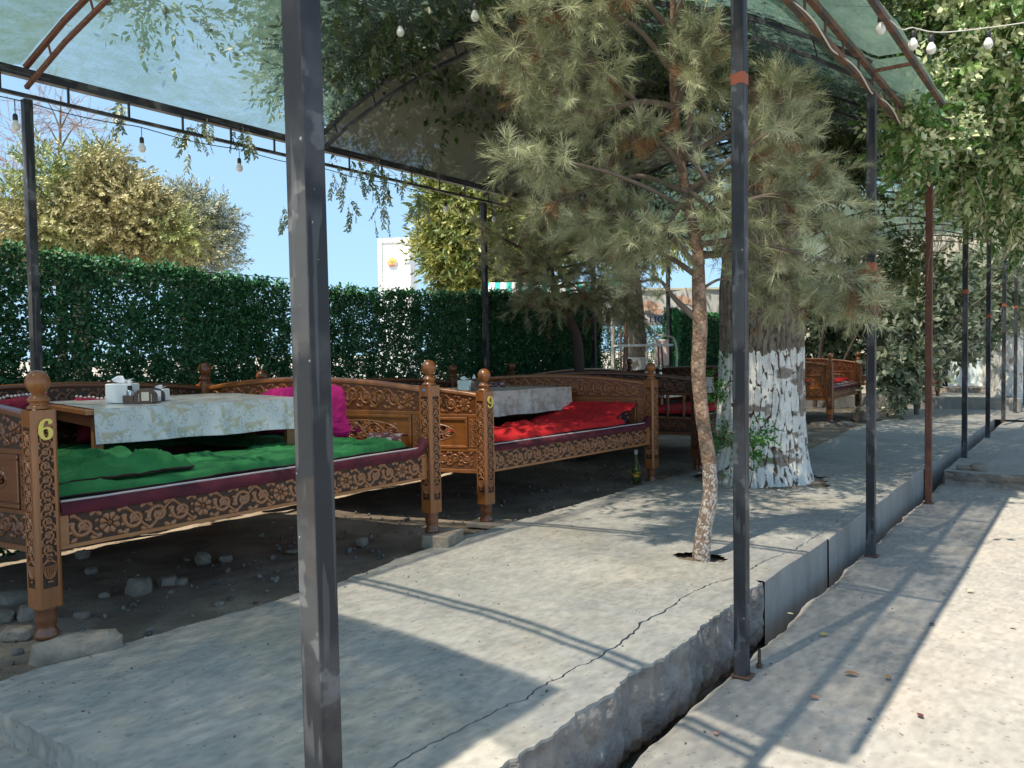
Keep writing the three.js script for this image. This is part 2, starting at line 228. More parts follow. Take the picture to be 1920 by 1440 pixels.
  const net = (lo, hi, a, b, s, tr = 0.55) => phy({ map: netC(a, b, s), alphaMap: netA(lo, hi, s), transparent: true, roughness: 1, transmission: tr, thickness: 0, side: THREE.DoubleSide, specularIntensity: 0.2 });
  M.netLight = net(0.36, 0.62, [0.17, 0.31, 0.25], [0.27, 0.39, 0.32], 1001);
  M.netDense = net(0.62, 0.95, [0.1, 0.185, 0.15], [0.22, 0.305, 0.245], 1031, 0.42);
  M.netCrownShade = net(0.86, 1.0, [0.13, 0.15, 0.12], [0.2, 0.21, 0.17], 1081, 0.16);  // doubled net; the crown's shade is also put into its colour
  M.netMid = net(0.36, 0.7, [0.12, 0.22, 0.18], [0.22, 0.32, 0.26], 1061, 0.45);
  M.wireBlack = std({ color: col(0.02, 0.02, 0.022), roughness: 0.6 }); M.wireWhite = std({ color: col(0.6, 0.57, 0.5), roughness: 0.6 });
  M.bulb = phy({ color: col(0.86, 0.84, 0.78), roughness: 0.25, transmission: 0.25, thickness: 0 });
  M.stone = std({ map: tex(256, (u, v) => { const k = 0.6 + 0.7 * fbm(u, v, 6, 6, 1041); return [0.3 * k, 0.25 * k, 0.195 * k]; }, 0.4), bumpMap: tex(256, (u, v) => fbm(u, v, 8, 5, 1041), 0.4, false), bumpScale: 0.015, roughness: 0.95 });
  M.stoneGrey = std({ map: tex(256, (u, v) => { const k = 0.6 + 0.7 * fbm(u, v, 6, 6, 1051); return [0.25 * k, 0.215 * k, 0.17 * k]; }, 0.3), roughness: 0.95 });
  M.plaster = std({ map: tex(512, (u, v) => { const k = 0.85 + 0.3 * fbm(u, v, 5, 6, 1061); return [0.52 * k, 0.49 * k, 0.42 * k]; }, 3), roughness: 0.95 });
  M.whitewall = std({ color: col(0.82, 0.82, 0.8), roughness: 0.8 }); M.door = std({ color: col(0.6, 0.68, 0.68), roughness: 0.5 }); M.dark = std({ color: col(0.03, 0.028, 0.026), roughness: 0.8 });
  M.glass = phy({ color: col(0.5, 0.58, 0.55), roughness: 0.08, metalness: 0, clearcoat: 1 });
}
const FONT = await new FontLoader().loadAsync('fonts/droid/droid_serif_bold.typeface.json');
const SANS = await new FontLoader().loadAsync('fonts/droid/droid_sans_bold.typeface.json');

// ------------------------------------------------------------------ ground and paving
const crackPts = [[-1.87, 1.2], [-1.87, -1.0], [-1.867, -1.909], [-1.866, -2.025], [-1.85, -2.154], [-1.837, -2.296], [-1.828, -2.422], [-1.824, -2.532], [-1.801, -2.593], [-1.808, -2.691], [-1.799, -2.779], [-1.79, -2.918], [-1.793, -3.001], [-1.772, -3.05], [-1.773, -3.146], [-1.771, -3.305], [-1.796, -3.458], [-1.833, -3.683], [-1.813, -3.824], [-1.816, -3.958], [-1.827, -4.14], [-1.805, -4.458], [-1.735, -4.659], [-1.719, -4.922], [-1.707, -5.08], [-1.643, -5.529], [-1.632, -6.422], [-1.709, -8.232], [-1.724, -9.297], [-1.627, -10.807], [-1.65, -18], [-1.65, -27]];
function along(pts, z) { for (let i = 0; i < pts.length - 1; i++) if (z <= pts[i][1] && z >= pts[i + 1][1]) return lerp(pts[i][0], pts[i + 1][0], (pts[i][1] - z) / (pts[i][1] - pts[i + 1][1])); return pts[z > pts[0][1] ? 0 : pts.length - 1][0]; }
const crackX = z => along(crackPts, z) + 0.012 * nf(z * 14, 3, 5) + 0.006 * n2(z * 60, 9, 6);
const gapW = z => 0.009 * smooth(-9, -3, z) * (0.55 + 0.6 * (n2(z * 5, 1, 8) * 0.5 + 0.5)) + 0.002;
const dirtEdge = [[-3.75, 0], [-3.72, -1.5], [-3.68, -2.5], [-3.65, -3.4], [-3.77, -4.7], [-3.66, -7.9], [-3.1, -10.9], [-3.3, -14.9], [-3.1, -17], [-3.6, -20], [-3.6, -27]];
const dirtX = z => along(dirtEdge, z) + 0.035 * nf(z * 3, 11, 12) + 0.01 * n2(z * 25, 2, 13);
const kerbX = z => -1.555 + (z > -4.65 ? 0.03 * nf(z * 4, 20, 14) + 0.012 * n2(z * 30, 4, 15) : 0.012 * nf(z * 1.5, 7, 16));
const slabY = (x, z) => 0.006 * nf(x * 1.7, z * 1.7, 31) + 0.0025 * nf(x * 9, z * 9, 33);
const holes = [[-2.09, -5.0, 0.17, 0.12], [-2.84, -8.35, 0.66, 0.62]];
const inHole = (x, z) => holes.some(([a, b, rx, rz]) => Math.hypot((x - a) / rx, (z - b) / rz) < 1 + 0.25 * nf(x * 7, z * 7, 21));
// a slab between two edges: top surface plus skirts down to depth; cells in the planting holes are left out
function slabBetween(xa, xb, z0, z1, nx, nz, depth, yf = slabY) {
  const pos = [], uv = [], idx = [], W = nx + 3;
  for (let j = 0; j <= nz; j++) {
    const z = lerp(z0, z1, Math.pow(j / nz, 1.35)), a = xa(z), b = xb(z);
    for (let i = -1; i <= nx + 1; i++) { const x = lerp(a, b, clamp(i / nx)), out = i < 0 || i > nx; const y = out ? -depth : yf(x, z); pos.push(x, y, z); uv.push(x + (out ? y : 0), z); }
  }
  for (let j = 0; j < nz; j++) for (let i = 0; i < W - 1; i++) {
    const a = j * W + i, b = a + 1, c = a + W, d = c + 1, mx = (pos[a * 3] + pos[d * 3]) / 2, mz = (pos[a * 3 + 2] + pos[d * 3 + 2]) / 2;
    if (i > 0 && i < W - 2 && inHole(mx, mz)) continue; idx.push(a, b, d, a, d, c);
  }
  const g = new THREE.BufferGeometry(); g.setAttribute('position', new THREE.Float32BufferAttribute(pos, 3)); g.setAttribute('uv', new THREE.Float32BufferAttribute(uv, 2)); g.setIndex(idx); g.computeVertexNormals(); return toCreasedNormals(g, 0.6);
}
struct('ground', sheet(40, 40, (u, v) => [lerp(-700, 700, u), -0.75, lerp(700, -900, v)]), M.sand);
struct('yard', sheet(30, 30, (u, v) => { const x = lerp(-90, -6.45, u); return [x, -0.06 + 0.02 * nf(x, v * 60, 51), lerp(8, -90, v)]; }), M.sand);
struct('dirt_floor', sheet(110, 260, (u, v) => { const x = lerp(-6.6, -1.75, u), z = lerp(1.5, -27, Math.pow(v, 1.3)); let y = -0.035 + 0.022 * nf(x * 2.2, z * 2.2, 41) + 0.012 * nf(x * 9, z * 9, 43); const d = Math.hypot(x + 2.84, z + 8.35); if (z > -1.37) y = -0.4; else if (x > -3.0) y = -0.035 + 0.01 * nf(x * 14, z * 14, 45); if (d < 0.8) y += 0.05 * smooth(0.8, 0.35, d) * (x > -2.7 ? 1 : 0.5); return [x, y, z]; }), M.dirt);
struct('platform', merge([slabBetween(dirtX, z => crackX(z) - gapW(z) / 2, -1.4, -26, 60, 620, 0.14), sheet(60, 6, (u, v) => { const x = lerp(dirtX(-1.4), crackX(-1.4), u); return [x, lerp(slabY(x, -1.4), -0.14, v), -1.4 + (v > 0 ? 0.012 * nf(x * 12, v * 6, 61) : 0)]; }, (u, v, p) => [p[0], p[1]])]), M.slab);
struct('lower_platform', slabBetween(z => -6.4 + 0.02 * n2(z * 5, 1, 3), z => -1.9, 2.2, -1.42, 40, 60, 0.3, (x, z) => -0.105 + slabY(x + 5, z)), M.slab);
struct('platform_edge', slabBetween(z => crackX(z) + gapW(z) / 2, z => kerbX(z) - (z > -4.65 ? 0.004 * n2(z * 70, 3, 4) : 0.035), 0.8, -17.1, 14, 620, 0.014), M.slab);
// the broken vertical edge of the old slab, then the cast kerb stones
struct('platform_side', sheet(420, 22, (u, v) => {
  const z = lerp(0.8, -4.66, u), x = kerbX(z), f = Math.pow(v, 0.8), y = lerp(-0.003 - 0.02 * Math.abs(n2(z * 12, 5, 71)) * (v > 0 ? 0.2 : 0), -0.42, f);
  const r = v === 0 ? -0.006 : 0.022 * nf(z * 5, y * 6, 73) + 0.012 * nf(z * 22, y * 22, 75) - 0.03 * smooth(0.55, 1, v) - (v > 0.8 ? 0.05 * (n2(z * 3, 8, 77) * 0.5 + 0.5) : 0);
  return [x + r, v === 0 ? slabY(x, z) : y, z];
}, (u, v, p) => [p[2], p[1]]), M.rough);
{
  const kerb = new THREE.Group(); kerb.name = 'kerb'; kerb.userData.kind = 'structure'; scene.add(kerb);
  let z = -4.67, k = 0;
  while (z > -17) {
    const L = [1.25, 1.35, 1.2, 1.3, 1.1][k % 5] * (0.92 + 0.16 * hash(k, 1, 5)), z1 = Math.max(-17.1, z - L), off = 0.014 * (hash(k, 2, 6) - 0.5), s = k;
    const prof = [[-0.05, -0.42], [-0.05, 0.0], [-0.044, 0.006], [0.004, 0.006], [0.012, 0.0], [0.014, -0.2], [0.014, -0.42], [-0.05, -0.42]];
    const g = sheet(prof.length - 1, 26, (u, v) => { const zz = lerp(z + 0.004, z1 - 0.001, v), p = prof[Math.round(u * (prof.length - 1))], top = p[1] > -0.1 ? 0.014 * nf(zz * 2.2, 5, 81) - (Math.abs(v - 0.5) > 0.47 ? 0.004 : 0) : 0; return [kerbX(zz) + off + p[0] + 0.004 * nf(zz * 6, p[1] * 5, 83), p[1] + top + (p[1] > -0.1 ? slabY(-1.6, zz) : 0), zz]; }, (u, v, p) => [p[2] + s, p[1] + p[0]]);
    part('kerb_block', toCreasedNormals(g, 0.5), M.kerb, kerb); z = z1; k++;
  }
}
const walkX = z => -1.425 + 0.03 * nf(z * 1.8, 30, 91) + 0.012 * nf(z * 9, 31, 92) + (z > -3.6 ? 0.03 * smooth(-3.6, -2.6, z) : 0);
const walkY = (x, z) => -0.2 + 0.007 * nf(x * 1.3, z * 1.3, 95) + 0.003 * nf(x * 8, z * 8, 97) - 0.02 * smooth(walkX(z) + 0.05, walkX(z), x) * (0.4 + 0.6 * Math.abs(n2(z * 5, 3, 98)));
struct('walkway', (() => {
  const xs = []; for (let i = 0; i <= 70; i++) xs.push(Math.pow(i / 70, 2.2) * 12);
  const pos = [], uv = [], idx = [], nz = 460, W = xs.length + 1;
  for (let j = 0; j <= nz; j++) { const z = lerp(4, -10.3, Math.pow(j / nz, 1)), e = walkX(z); for (let i = -1; i < xs.length; i++) { const x = e + xs[Math.max(0, i)]; pos.push(i < 0 ? x - 0.02 : x, i < 0 ? -0.45 : walkY(x, z), z); uv.push(x, z + (i < 0 ? 0.25 : 0)); } }
  for (let j = 0; j < nz; j++) for (let i = 0; i < W - 1; i++) { const a = j * W + i, b = a + 1, c = a + W, d = c + 1; idx.push(a, b, d, a, d, c); }
  const g = new THREE.BufferGeometry(); g.setAttribute('position', new THREE.Float32BufferAttribute(pos, 3)); g.setAttribute('uv', new THREE.Float32BufferAttribute(uv, 2)); g.setIndex(idx); g.computeVertexNormals(); return toCreasedNormals(g, 0.6);
})(), M.walk);
struct('raised_paving', slabBetween(z => -1.40 + 0.02 * nf(z * 2, 1, 111) , z => 11, -10.2, -17.2, 60, 90, 0.3, (x, z) => -0.05 + slabY(x + 9, z) - (z > -10.22 ? 0.012 * Math.abs(n2(x * 7, 2, 113)) : 0)), M.walk);
struct('raised_paving_face', sheet(160, 14, (u, v) => { const x = lerp(-1.40, 11, Math.pow(u, 1.6)), y = lerp(-0.052, -0.23, v); return [x, v === 0 ? -0.05 + slabY(x + 9, -10.2) - 0.012 * Math.abs(n2(x * 7, 2, 113)) : y, -10.2 + (v === 0 ? 0 : 0.035 * nf(x * 6, y * 14, 115) - 0.03 * smooth(0.3, 0.7, v) + 0.03 * smooth(0.6, 1, v))]; }, (u, v, p) => [p[0], p[1]]), M.rough);
struct('rear_paving', slabBetween(z => -1.7, z => 30, -17.15, -60, 30, 60, 0.4, (x, z) => -0.012 + slabY(x + 3, z)), M.walk);
struct('gutter_floor', sheet(16, 420, (u, v) => { const z = lerp(3, -17.2, Math.pow(v, 1.2)), x = lerp(-1.75, -1.3, u); return [x, -0.40 + 0.02 * nf(x * 8, z * 8, 121) + 0.02 * nf(x * 3, z * 2, 123), z]; }), M.mud);
tag(solo('silt', sheet(14, 300, (u, v) => { const z = lerp(1.5, -5.2, v), e = walkX(z), x = lerp(e - 0.115 - 0.03 * nf(z * 3, 2, 131), e + 0.02, u); return [x, -0.42 + 0.16 * smooth(0, 0.5, u) * (0.75 + 0.35 * nf(z * 2.2, 4, 133)) * smooth(-5.2, -4.2, z) + 0.02 * nf(x * 14, z * 14, 135), z]; }), M.mud), 'mossy silt piled along the right side of the gutter', 'silt', null, 'stuff');

// ------------------------------------------------------------------ shelter frame
const LX = -6.12, RX = -1.36;
const RZ = [-1.2, -3.75, -6.43, -8.9, -11.52, -14.1, -16.5, -18.9, -21.4, -24.0], LZ = [-1.5, -2.85, -5.45, -8.1, -10.75, -13.35, -15.95, -18.5, -21.1, -23.7];
const baseY = [-0.2, -0.2, -0.2, -0.2, -0.06, -0.2, 0.0, 0.0, 0.0, 0.0];
const RISE = 0.8, EAVE = 3.36;
const archPt = (j, s, dy = 0) => V3(lerp(LX, RX, s), EAVE + RISE * (1 - (2 * s - 1) ** 2) + dy, lerp(LZ[j], j === 0 ? -1.28 : RZ[j], s));
function makePost(x, y0, z, y1, w, mat, label, group, bands = [], lean = [0, 0]) {
  const t = thing('shelter_post', label, 'post', [x, y0, z], 0, group);
  part('shaft', muv(rbox(w, y1 - y0, w, 0.006, 0, (y1 - y0) / 2, 0, 2), 'y').applyMatrix4(new THREE.Matrix4().makeShear(0, 0, lean[0], lean[1], 0, 0)), mat, t);
  part('base_plate', muv(rbox(w * 1.55, 0.008, w * 1.5, 0.003, 0.004, 0.006, 0)), M.pipe, t);
  for (const b of bands) part('paint_band', muv(sheet(24, 3, (u, v) => { const a = u * 4, k = Math.floor(a) % 4, f = a - Math.floor(a), h = w / 2 + 0.0015, c = [[-h, -h], [h, -h], [h, h], [-h, h], [-h, -h]], p = [lerp(c[k][0], c[k + 1][0], f), lerp(c[k][1], c[k + 1][1], f)]; return [p[0] + lean[0] * (b - y0), b - y0 + (v - 0.5) * 0.05 + 0.006 * n2(u * 14, v * 3 + b, 7), p[1] + lean[1] * (b - y0)]; })), M.orange, t);
  return t;
}
const postLabels = ['black scuffed steel post nearest the camera, in front of the number 6 bed', 'black steel post with one orange band beside the thin pine trunk', 'black steel post with two orange bands in front of the orange bed', 'rust brown steel post at the raised paving step', 'black steel post standing on a bracket over the gutter', 'black steel post rising from the gutter behind the bracket post', 'thin grey black post at the far end of the kerb, orange band on top', 'thin grey post before the whitewashed far trunk', 'far post beyond the whitewashed trunk at the right edge', 'farthest post of the gutter row by the building'];
RZ.forEach((z, j) => makePost(RX, baseY[j], z, j === 3 ? 3.16 : 3.14, 0.06, j === 3 ? M.rust : M.black, postLabels[j], 'posts along the gutter', { 1: [2.56], 2: [2.22, 1.93 - 0.02], 4: [1.98], 5: [1.75], 6: [2.0], 7: [2.05] }[j] || [], j === 0 ? [-0.008, 0.0] : [0, 0]));
['black post in front of the hedge at the left edge of the photo', 'black hedge post standing just behind the nearest post', 'black post before the middle of the hedge, behind the number 9 bed', 'grey post at the far end of the long hedge', 'grey post carrying the bright edge of the far hedge panel'].forEach((l, i) => makePost(LX, -0.05, LZ[i + 1], 3.14, 0.06, M.black, l, 'posts along the hedge'));
for (let j = 6; j < 10; j++) makePost(LX, -0.05, LZ[j], 3.14, 0.06, M.black, ['hedge side post behind the big limewashed trunk', 'hedge side post at the far orange bed', 'hedge side post behind the dark leaved shrub', 'hedge side post near the rear building'][j - 6], 'posts along the hedge');

function truss(label, x, z0, z1, yLo, yHi, wLo, wHi, step, mat, phase = 0) {
  const t = thing('eave_truss', label, 'roof truss', [x, yLo, z0]);
  part('lower_chord', bar([0, 0, 0], [0, 0, z1 - z0], wLo), mat, t); part('upper_chord', bar([0, yHi - yLo, 0], [0, yHi - yLo, z1 - z0], wHi), mat, t);
  const g = muv(box(0.014, yHi - yLo - (wLo + wHi) / 2, 0.014, 0, (yHi - yLo) / 2 + (wLo - wHi) / 4, 0), 'y');
  for (let z = -phase; z > z1 - z0; z -= step) { const s = part('strut', g, mat, t); s.position.z = z; }
  return t;
}
truss('black eave truss along the hedge side, a thick pipe over a thin one', LX, 1.2, -24.2, 3.165, 3.315, 0.026, 0.062, 0.46, M.black, 0.2);
truss('brown grey eave truss over the gutter posts', RX, 1.2, -24.2, 3.16, 3.30, 0.036, 0.036, 0.42, M.pipe, 0.1);
{
  const t = thing('eave_pipe', 'rusty outer eave pipe beside the hanging vine', 'pipe', [-1.08, 3.3, 0.4]);
  part('pipe', bar([0, 0, -1.9], [0, 0, -19.5], 0.036), M.pipe, t);
  for (const z of RZ) part('bracket', bar([-0.27, 0.0, z - 0.4], [-0.01, 0, z - 0.4], 0.022), M.rust, t);
}
['nearest roof arch behind the camera side of the shelter', 'rusty roof arch starting at the hedge post on the left edge', 'black roof arch starting behind the nearest post', 'black roof arch reaching over the number 9 bed', 'roof arch over the third bed', 'fifth roof arch beyond the pine', 'sixth roof arch in the far bays', 'eighth roof arch at the far end', 'ninth roof arch near the rear building', 'last roof arch at the rear building'].forEach((label, j) => {
  const c = archPt(j, 0), t = thing('roof_arch', label, 'roof arch', [c.x, c.y, c.z]), mat = j === 1 || j === 0 ? M.rust : M.black, off = p => p.sub(c), N = 12;
  const chord = (dy, w) => { const l = []; for (let i = 0; i < N; i++) l.push(bar(off(archPt(j, i / N, dy)), off(archPt(j, (i + 1) / N, dy)), w)); return merge(l); };
  part('upper_chord', chord(0, 0.03), mat, t); part('lower_chord', chord(-0.14, 0.026), mat, t);
  for (let i = 1; i < 12; i++) { const s = (i - 0.45) / 11.5; part('strut', bar(off(archPt(j, s)), off(archPt(j, s + 0.008, -0.14)), 0.011), mat, t); }
});
// ------------------------------------------------------------------ shade nets laid over the arches
const zAt = (j, s) => lerp(LZ[j], j === 0 ? -1.28 : RZ[j], s);
function netPoint(z01, j, s, sag, seed) {
  const a = archPt(j, s), b = archPt(j + 1, s), p = a.clone().lerp(b, z01);
  p.y += 0.03 - sag * Math.sin(Math.PI * z01) * (0.35 + 0.65 * Math.sin(Math.PI * clamp(s, 0, 1))) + 0.05 * nf(p.x * 1.3, p.z * 1.3, seed) + 0.02 * nf(p.x * 4 + p.z, p.z * 3, seed + 2) + 0.014 * nf(p.x * 9, p.z * 2.5, seed + 4); return p;
}
const SPLIT = 0.475;
for (let j = 1; j < 9; j++) {
  const lab = [, 'pale green shade net over the number 6 bed, at top left', 'shade net under the leafy crown, painted darker grey green for its shade', 'shade net over the third bed', 'shade net behind the pine', 'far grey shade net seen between the vine leaves', 'sixth shade net at the far end', 'seventh shade net over the shrub', 'last shade net before the rear building'][j];
  const g = sheet(44, 30, (u, v) => { const p = netPoint(v, j, lerp(-0.01, SPLIT + 0.025 * nf(v * 6 + j * 9, 2, 141), u), 0.13, 140 + j); return [p.x, p.y, p.z]; });
  solo('shade_net', g, j === 1 ? M.netMid : j < 4 ? M.netCrownShade : M.netDense, lab, 'shade net');
}
for (let j = 0; j < 9; j++) {
  const lab = ['thin green net strip over the near paving', 'thin green net between pine and gutter posts', 'thin green net above the pine beside the vine', 'green net in shade behind the vine', 'far right net strip over the fourth bay', 'far right net strip over the fifth bay', 'far right net strip over the sixth bay', 'far right net strip over the seventh bay', 'far right net strip over the last bay'][j];
  const g = sheet(44, 30, (u, v) => { const s = lerp(SPLIT - 0.03 + 0 + 0.02 * nf(v * 6 + j * 9, 4, 151), 1.0, u), w = j === 0 ? lerp(-0.42 + 0.03 * nf(u * 5, 1, 153), 1, v) : v, p = netPoint(w, j, s, 0.11, 150 + j); return [p.x, p.y, p.z]; });
  solo('shade_net', g, j >= 2 ? M.netMid : M.netLight, lab, 'shade net');
  if (j < 5) solo('shade_net', sheet(12, 30, (u, v) => { const p = netPoint(v, j, 1, 0.02, 160 + j); const x = lerp(-1.78, -1.08, u), k = smooth(RX, -1.7, x); return [x, (k > 0 ? netPoint(v, j, (x - LX) / (RX - LX), 0.05, 160 + j).y + 0.05 : p.y + 0.03) - 0.04 * u, j === 0 ? lerp(-1.35, RZ[1], v) : p.z]; }), M.netDense, ['overhanging net edge above the nearest walkway', 'overhanging net edge over the second post', 'overhanging net edge where the vine begins', 'overhanging net edge hidden in the vine', 'overhanging net edge beyond the vine'][j], 'shade net');
}
// heavier net of the bay in front
{
  const near = (s0, s1, z1, label, seed, drop) => solo('shade_net', sheet(40, 20, (u, v) => { const s = lerp(s0, s1, u), a = archPt(0, s); return [a.x, a.y + 0.05 - drop + 0.03 * nf(a.x * 1.3, v * 4, seed), lerp(2.4, z1 + 0.02 * nf(u * 6, 3, seed), v)]; }), M.netDense, label, 'shade net');
  near(-0.01, 0.845, -0.8, 'dense shade net over the paving nearest the camera', 171, 0); near(-0.01, 0.85, -0.86, 'second layer of dense net over the nearest paving', 173, 0.06);
  solo('shade_net', sheet(30, 16, (u, v) => { const s = lerp(-0.01, SPLIT - 0.02, u), p = archPt(0, s).lerp(archPt(1, s), v); return [p.x, p.y + 0.05 - 0.1 * Math.sin(v * Math.PI) + 0.03 * nf(p.x, p.z, 175), v === 0 ? -0.7 : p.z]; }), M.netDense, 'dense shade net between the nearest arch and the left edge arch', 'shade net');
}

// ------------------------------------------------------------------ carving: scrolls, leaves and flowers as raised ribbons
function ribbons(strokes, h = 0.006) {
  const pos = [], uv = [], idx = [];
  for (const s of strokes) {
    const n = s.p.length, b = pos.length / 3, hh = s.h || h;
    for (let i = 0; i < n; i++) {
      const p = s.p[i], a = s.p[Math.max(0, i - 1)], c = s.p[Math.min(n - 1, i + 1)]; let dx = c[0] - a[0], dy = c[1] - a[1]; const l = Math.hypot(dx, dy) || 1; dx /= l; dy /= l;
      const w = s.w(i / (n - 1)), q = [[-1, 0], [-0.72, 0.85], [0, 1.0], [0.72, 0.85], [1, 0]];
      for (const [k, z] of q) { const x = p[0] - dy * w * k, y = p[1] + dx * w * k; pos.push(x, y, z * hh * (w > 1e-4 ? 1 : 0)); uv.push(x, y); }
      if (i) for (let k = 0; k < 4; k++) { const e = b + (i - 1) * 5 + k, f = e + 5; idx.push(e, f + 1, f, e, e + 1, f + 1); }
    }
  }
  const g = new THREE.BufferGeometry(); g.setAttribute('position', new THREE.Float32BufferAttribute(pos, 3)); g.setAttribute('uv', new THREE.Float32BufferAttribute(uv, 2)); g.setIndex(idx); g.computeVertexNormals();
  return prep(g);
}
const drop = (x0, y0, x1, y1, w, bend = 0.15, n = 7) => { const p = []; for (let i = 0; i <= n; i++) { const t = i / n, k = Math.sin(t * Math.PI) * bend; p.push([lerp(x0, x1, t) - (y1 - y0) * k, lerp(y0, y1, t) + (x1 - x0) * k]); } return { p, w: t => w * Math.pow(Math.sin(Math.PI * clamp(t * 0.86 + 0.08)), 0.8) }; };
function flower(cx, cy, r, petals = 8) {
  const o = [], ring = []; for (let i = 0; i <= 14; i++) ring.push([cx + 0.13 * r * Math.cos(i / 14 * 6.2832), cy + 0.13 * r * Math.sin(i / 14 * 6.2832)]);
  o.push({ p: ring, w: () => 0.07 * r });
  for (let k = 0; k < petals; k++) { const a = (k + 0.5) / petals * 6.2832, c = Math.cos(a), s = Math.sin(a); o.push({ p: [0.3, 0.45, 0.65, 0.82, 0.95, 1].map(t => [cx + c * t * r, cy + s * t * r]), w: t => r * [0.06, 0.16, 0.27, 0.3, 0.2, 0.01][Math.round(t * 5)] }); }
  return o;
}
function scrollBand(L, H, flowers = 4, shift = 0) {
  const n = Math.max(1, Math.round(L / (H * 0.98))), P = L / n, out = [];
  for (let i = 0; i < n; i++) {
    const cx = (i + 0.5) * P, cy = H / 2, s = i % 2 ? 1 : -1, Rm = Math.min(P, H) * 0.43;
    if (flowers && i % flowers === (1 + shift) % flowers) { out.push(...flower(cx, cy, Rm * 0.98)); for (const sx of [-1, 1]) for (const sy of [-1, 1]) out.push(drop(cx + sx * Rm * 0.78, cy + sy * Rm * 0.8, cx + sx * P * 0.52, cy + sy * H * 0.44, Rm * 0.26, 0.2 * sx * sy)); continue; }
    const sp = []; for (let k = 0; k <= 26; k++) { const t = k / 26, a = Math.PI + s * (0.55 - t * 2 * Math.PI * 1.45), r = Rm * (1 - 0.84 * Math.pow(t, 0.85)); sp.push([cx + r * Math.cos(a) * 1.02, cy + r * Math.sin(a)]); }
    out.push({ p: sp, w: t => Rm * (0.22 - 0.09 * t) * (t > 0.96 ? 0.9 : 1) });
    out.push({ p: [0, 1, 2, 3, 4, 5, 6].map(k => [cx + Rm * 0.13 * Math.cos(k), cy + Rm * 0.13 * Math.sin(k)]), w: () => Rm * 0.14 });
    // stem that carries on to the next bay
    const st = []; for (let k = 0; k <= 10; k++) { const t = k / 10; st.push([cx - P * 0.5 + P * t * 1.02, cy - s * (0.45 * H - 0.02 * H) * Math.cos((t - 0.08) * Math.PI * 0.95) * (1)]); }
    out.push({ p: st, w: t => Rm * 0.15 });
    for (const [sx, sy, w] of [[-1, 1, 0.27], [1, -1, 0.27], [1, 1, 0.24], [-1, -1, 0.24]]) { out.push(drop(cx + sx * Rm * 0.62, cy + sy * s * Rm * 0.86, cx + sx * P * 0.5, cy + sy * s * H * 0.47, Rm * w, 0.22 * sx * sy * s)); out.push(drop(cx + sx * Rm * 0.95, cy + sy * s * Rm * 0.4, cx + sx * P * 0.56, cy + sy * s * H * 0.2, Rm * 0.19, -0.2 * sx * sy * s)); }
    for (const a0 of [0.6, 2.4, 4.1]) { const a = a0 * s; out.push(drop(cx + Rm * 0.62 * Math.cos(a), cy + Rm * 0.62 * Math.sin(a), cx + Rm * 0.34 * Math.cos(a + 0.9 * s), cy + Rm * 0.34 * Math.sin(a + 0.9 * s), Rm * 0.15, 0.25 * s, 5)); }
  }
  return out;
}
const swap = strokes => strokes.map(s => ({ ...s, p: s.p.map(([x, y]) => [y, x]) }));
const shiftS = (strokes, x, y) => strokes.map(s => ({ ...s, p: s.p.map(([a, b]) => [a + x, b + y]) }));
function ovalLattice(cx, cy, rx, ry) {
  const o = [], el = (k, w) => { const p = []; for (let i = 0; i <= 40; i++) { const a = i / 40 * 6.2832; p.push([cx + rx * k * Math.cos(a), cy + ry * k * Math.sin(a)]); } return { p, w: () => w }; };
  o.push(el(1, 0.008));
  for (const s of [-1, 1]) { const p = []; for (let i = 0; i <= 40; i++) { const t = i / 40 * 2 - 1; p.push([cx + rx * 0.96 * t, cy + s * ry * 0.8 * Math.sin(t * Math.PI * 1.5) * Math.sqrt(1 - 0.9 * t * t)]); } o.push({ p, w: () => 0.007 }); }
  for (let k = -2; k <= 2; k++) for (const s of [-1, 1]) {
    const x = cx + k * rx * 0.38 + s * rx * 0.08, y = cy + s * ry * 0.42 * Math.sqrt(1 - (k / 2.9) ** 2), r = ry * 0.36, sp = [];
    for (let i = 0; i <= 18; i++) { const t = i / 18, a = s * (0.4 + t * 8) + k; sp.push([x + r * (1 - 0.8 * t) * Math.cos(a), y + r * (1 - 0.8 * t) * Math.sin(a)]); } o.push({ p: sp, w: t => 0.0062 - 0.002 * t });
    o.push(drop(x, y + s * r * 0.7, x + rx * 0.16, y + s * ry * 0.2, 0.006, 0.3)); o.push(drop(x - rx * 0.1, y - s * r * 0.5, x + rx * 0.08, y - s * r * 0.9, 0.006, -0.3));
  }
  o.push(...flower(cx, cy, ry * 0.3, 6)); return o;
}
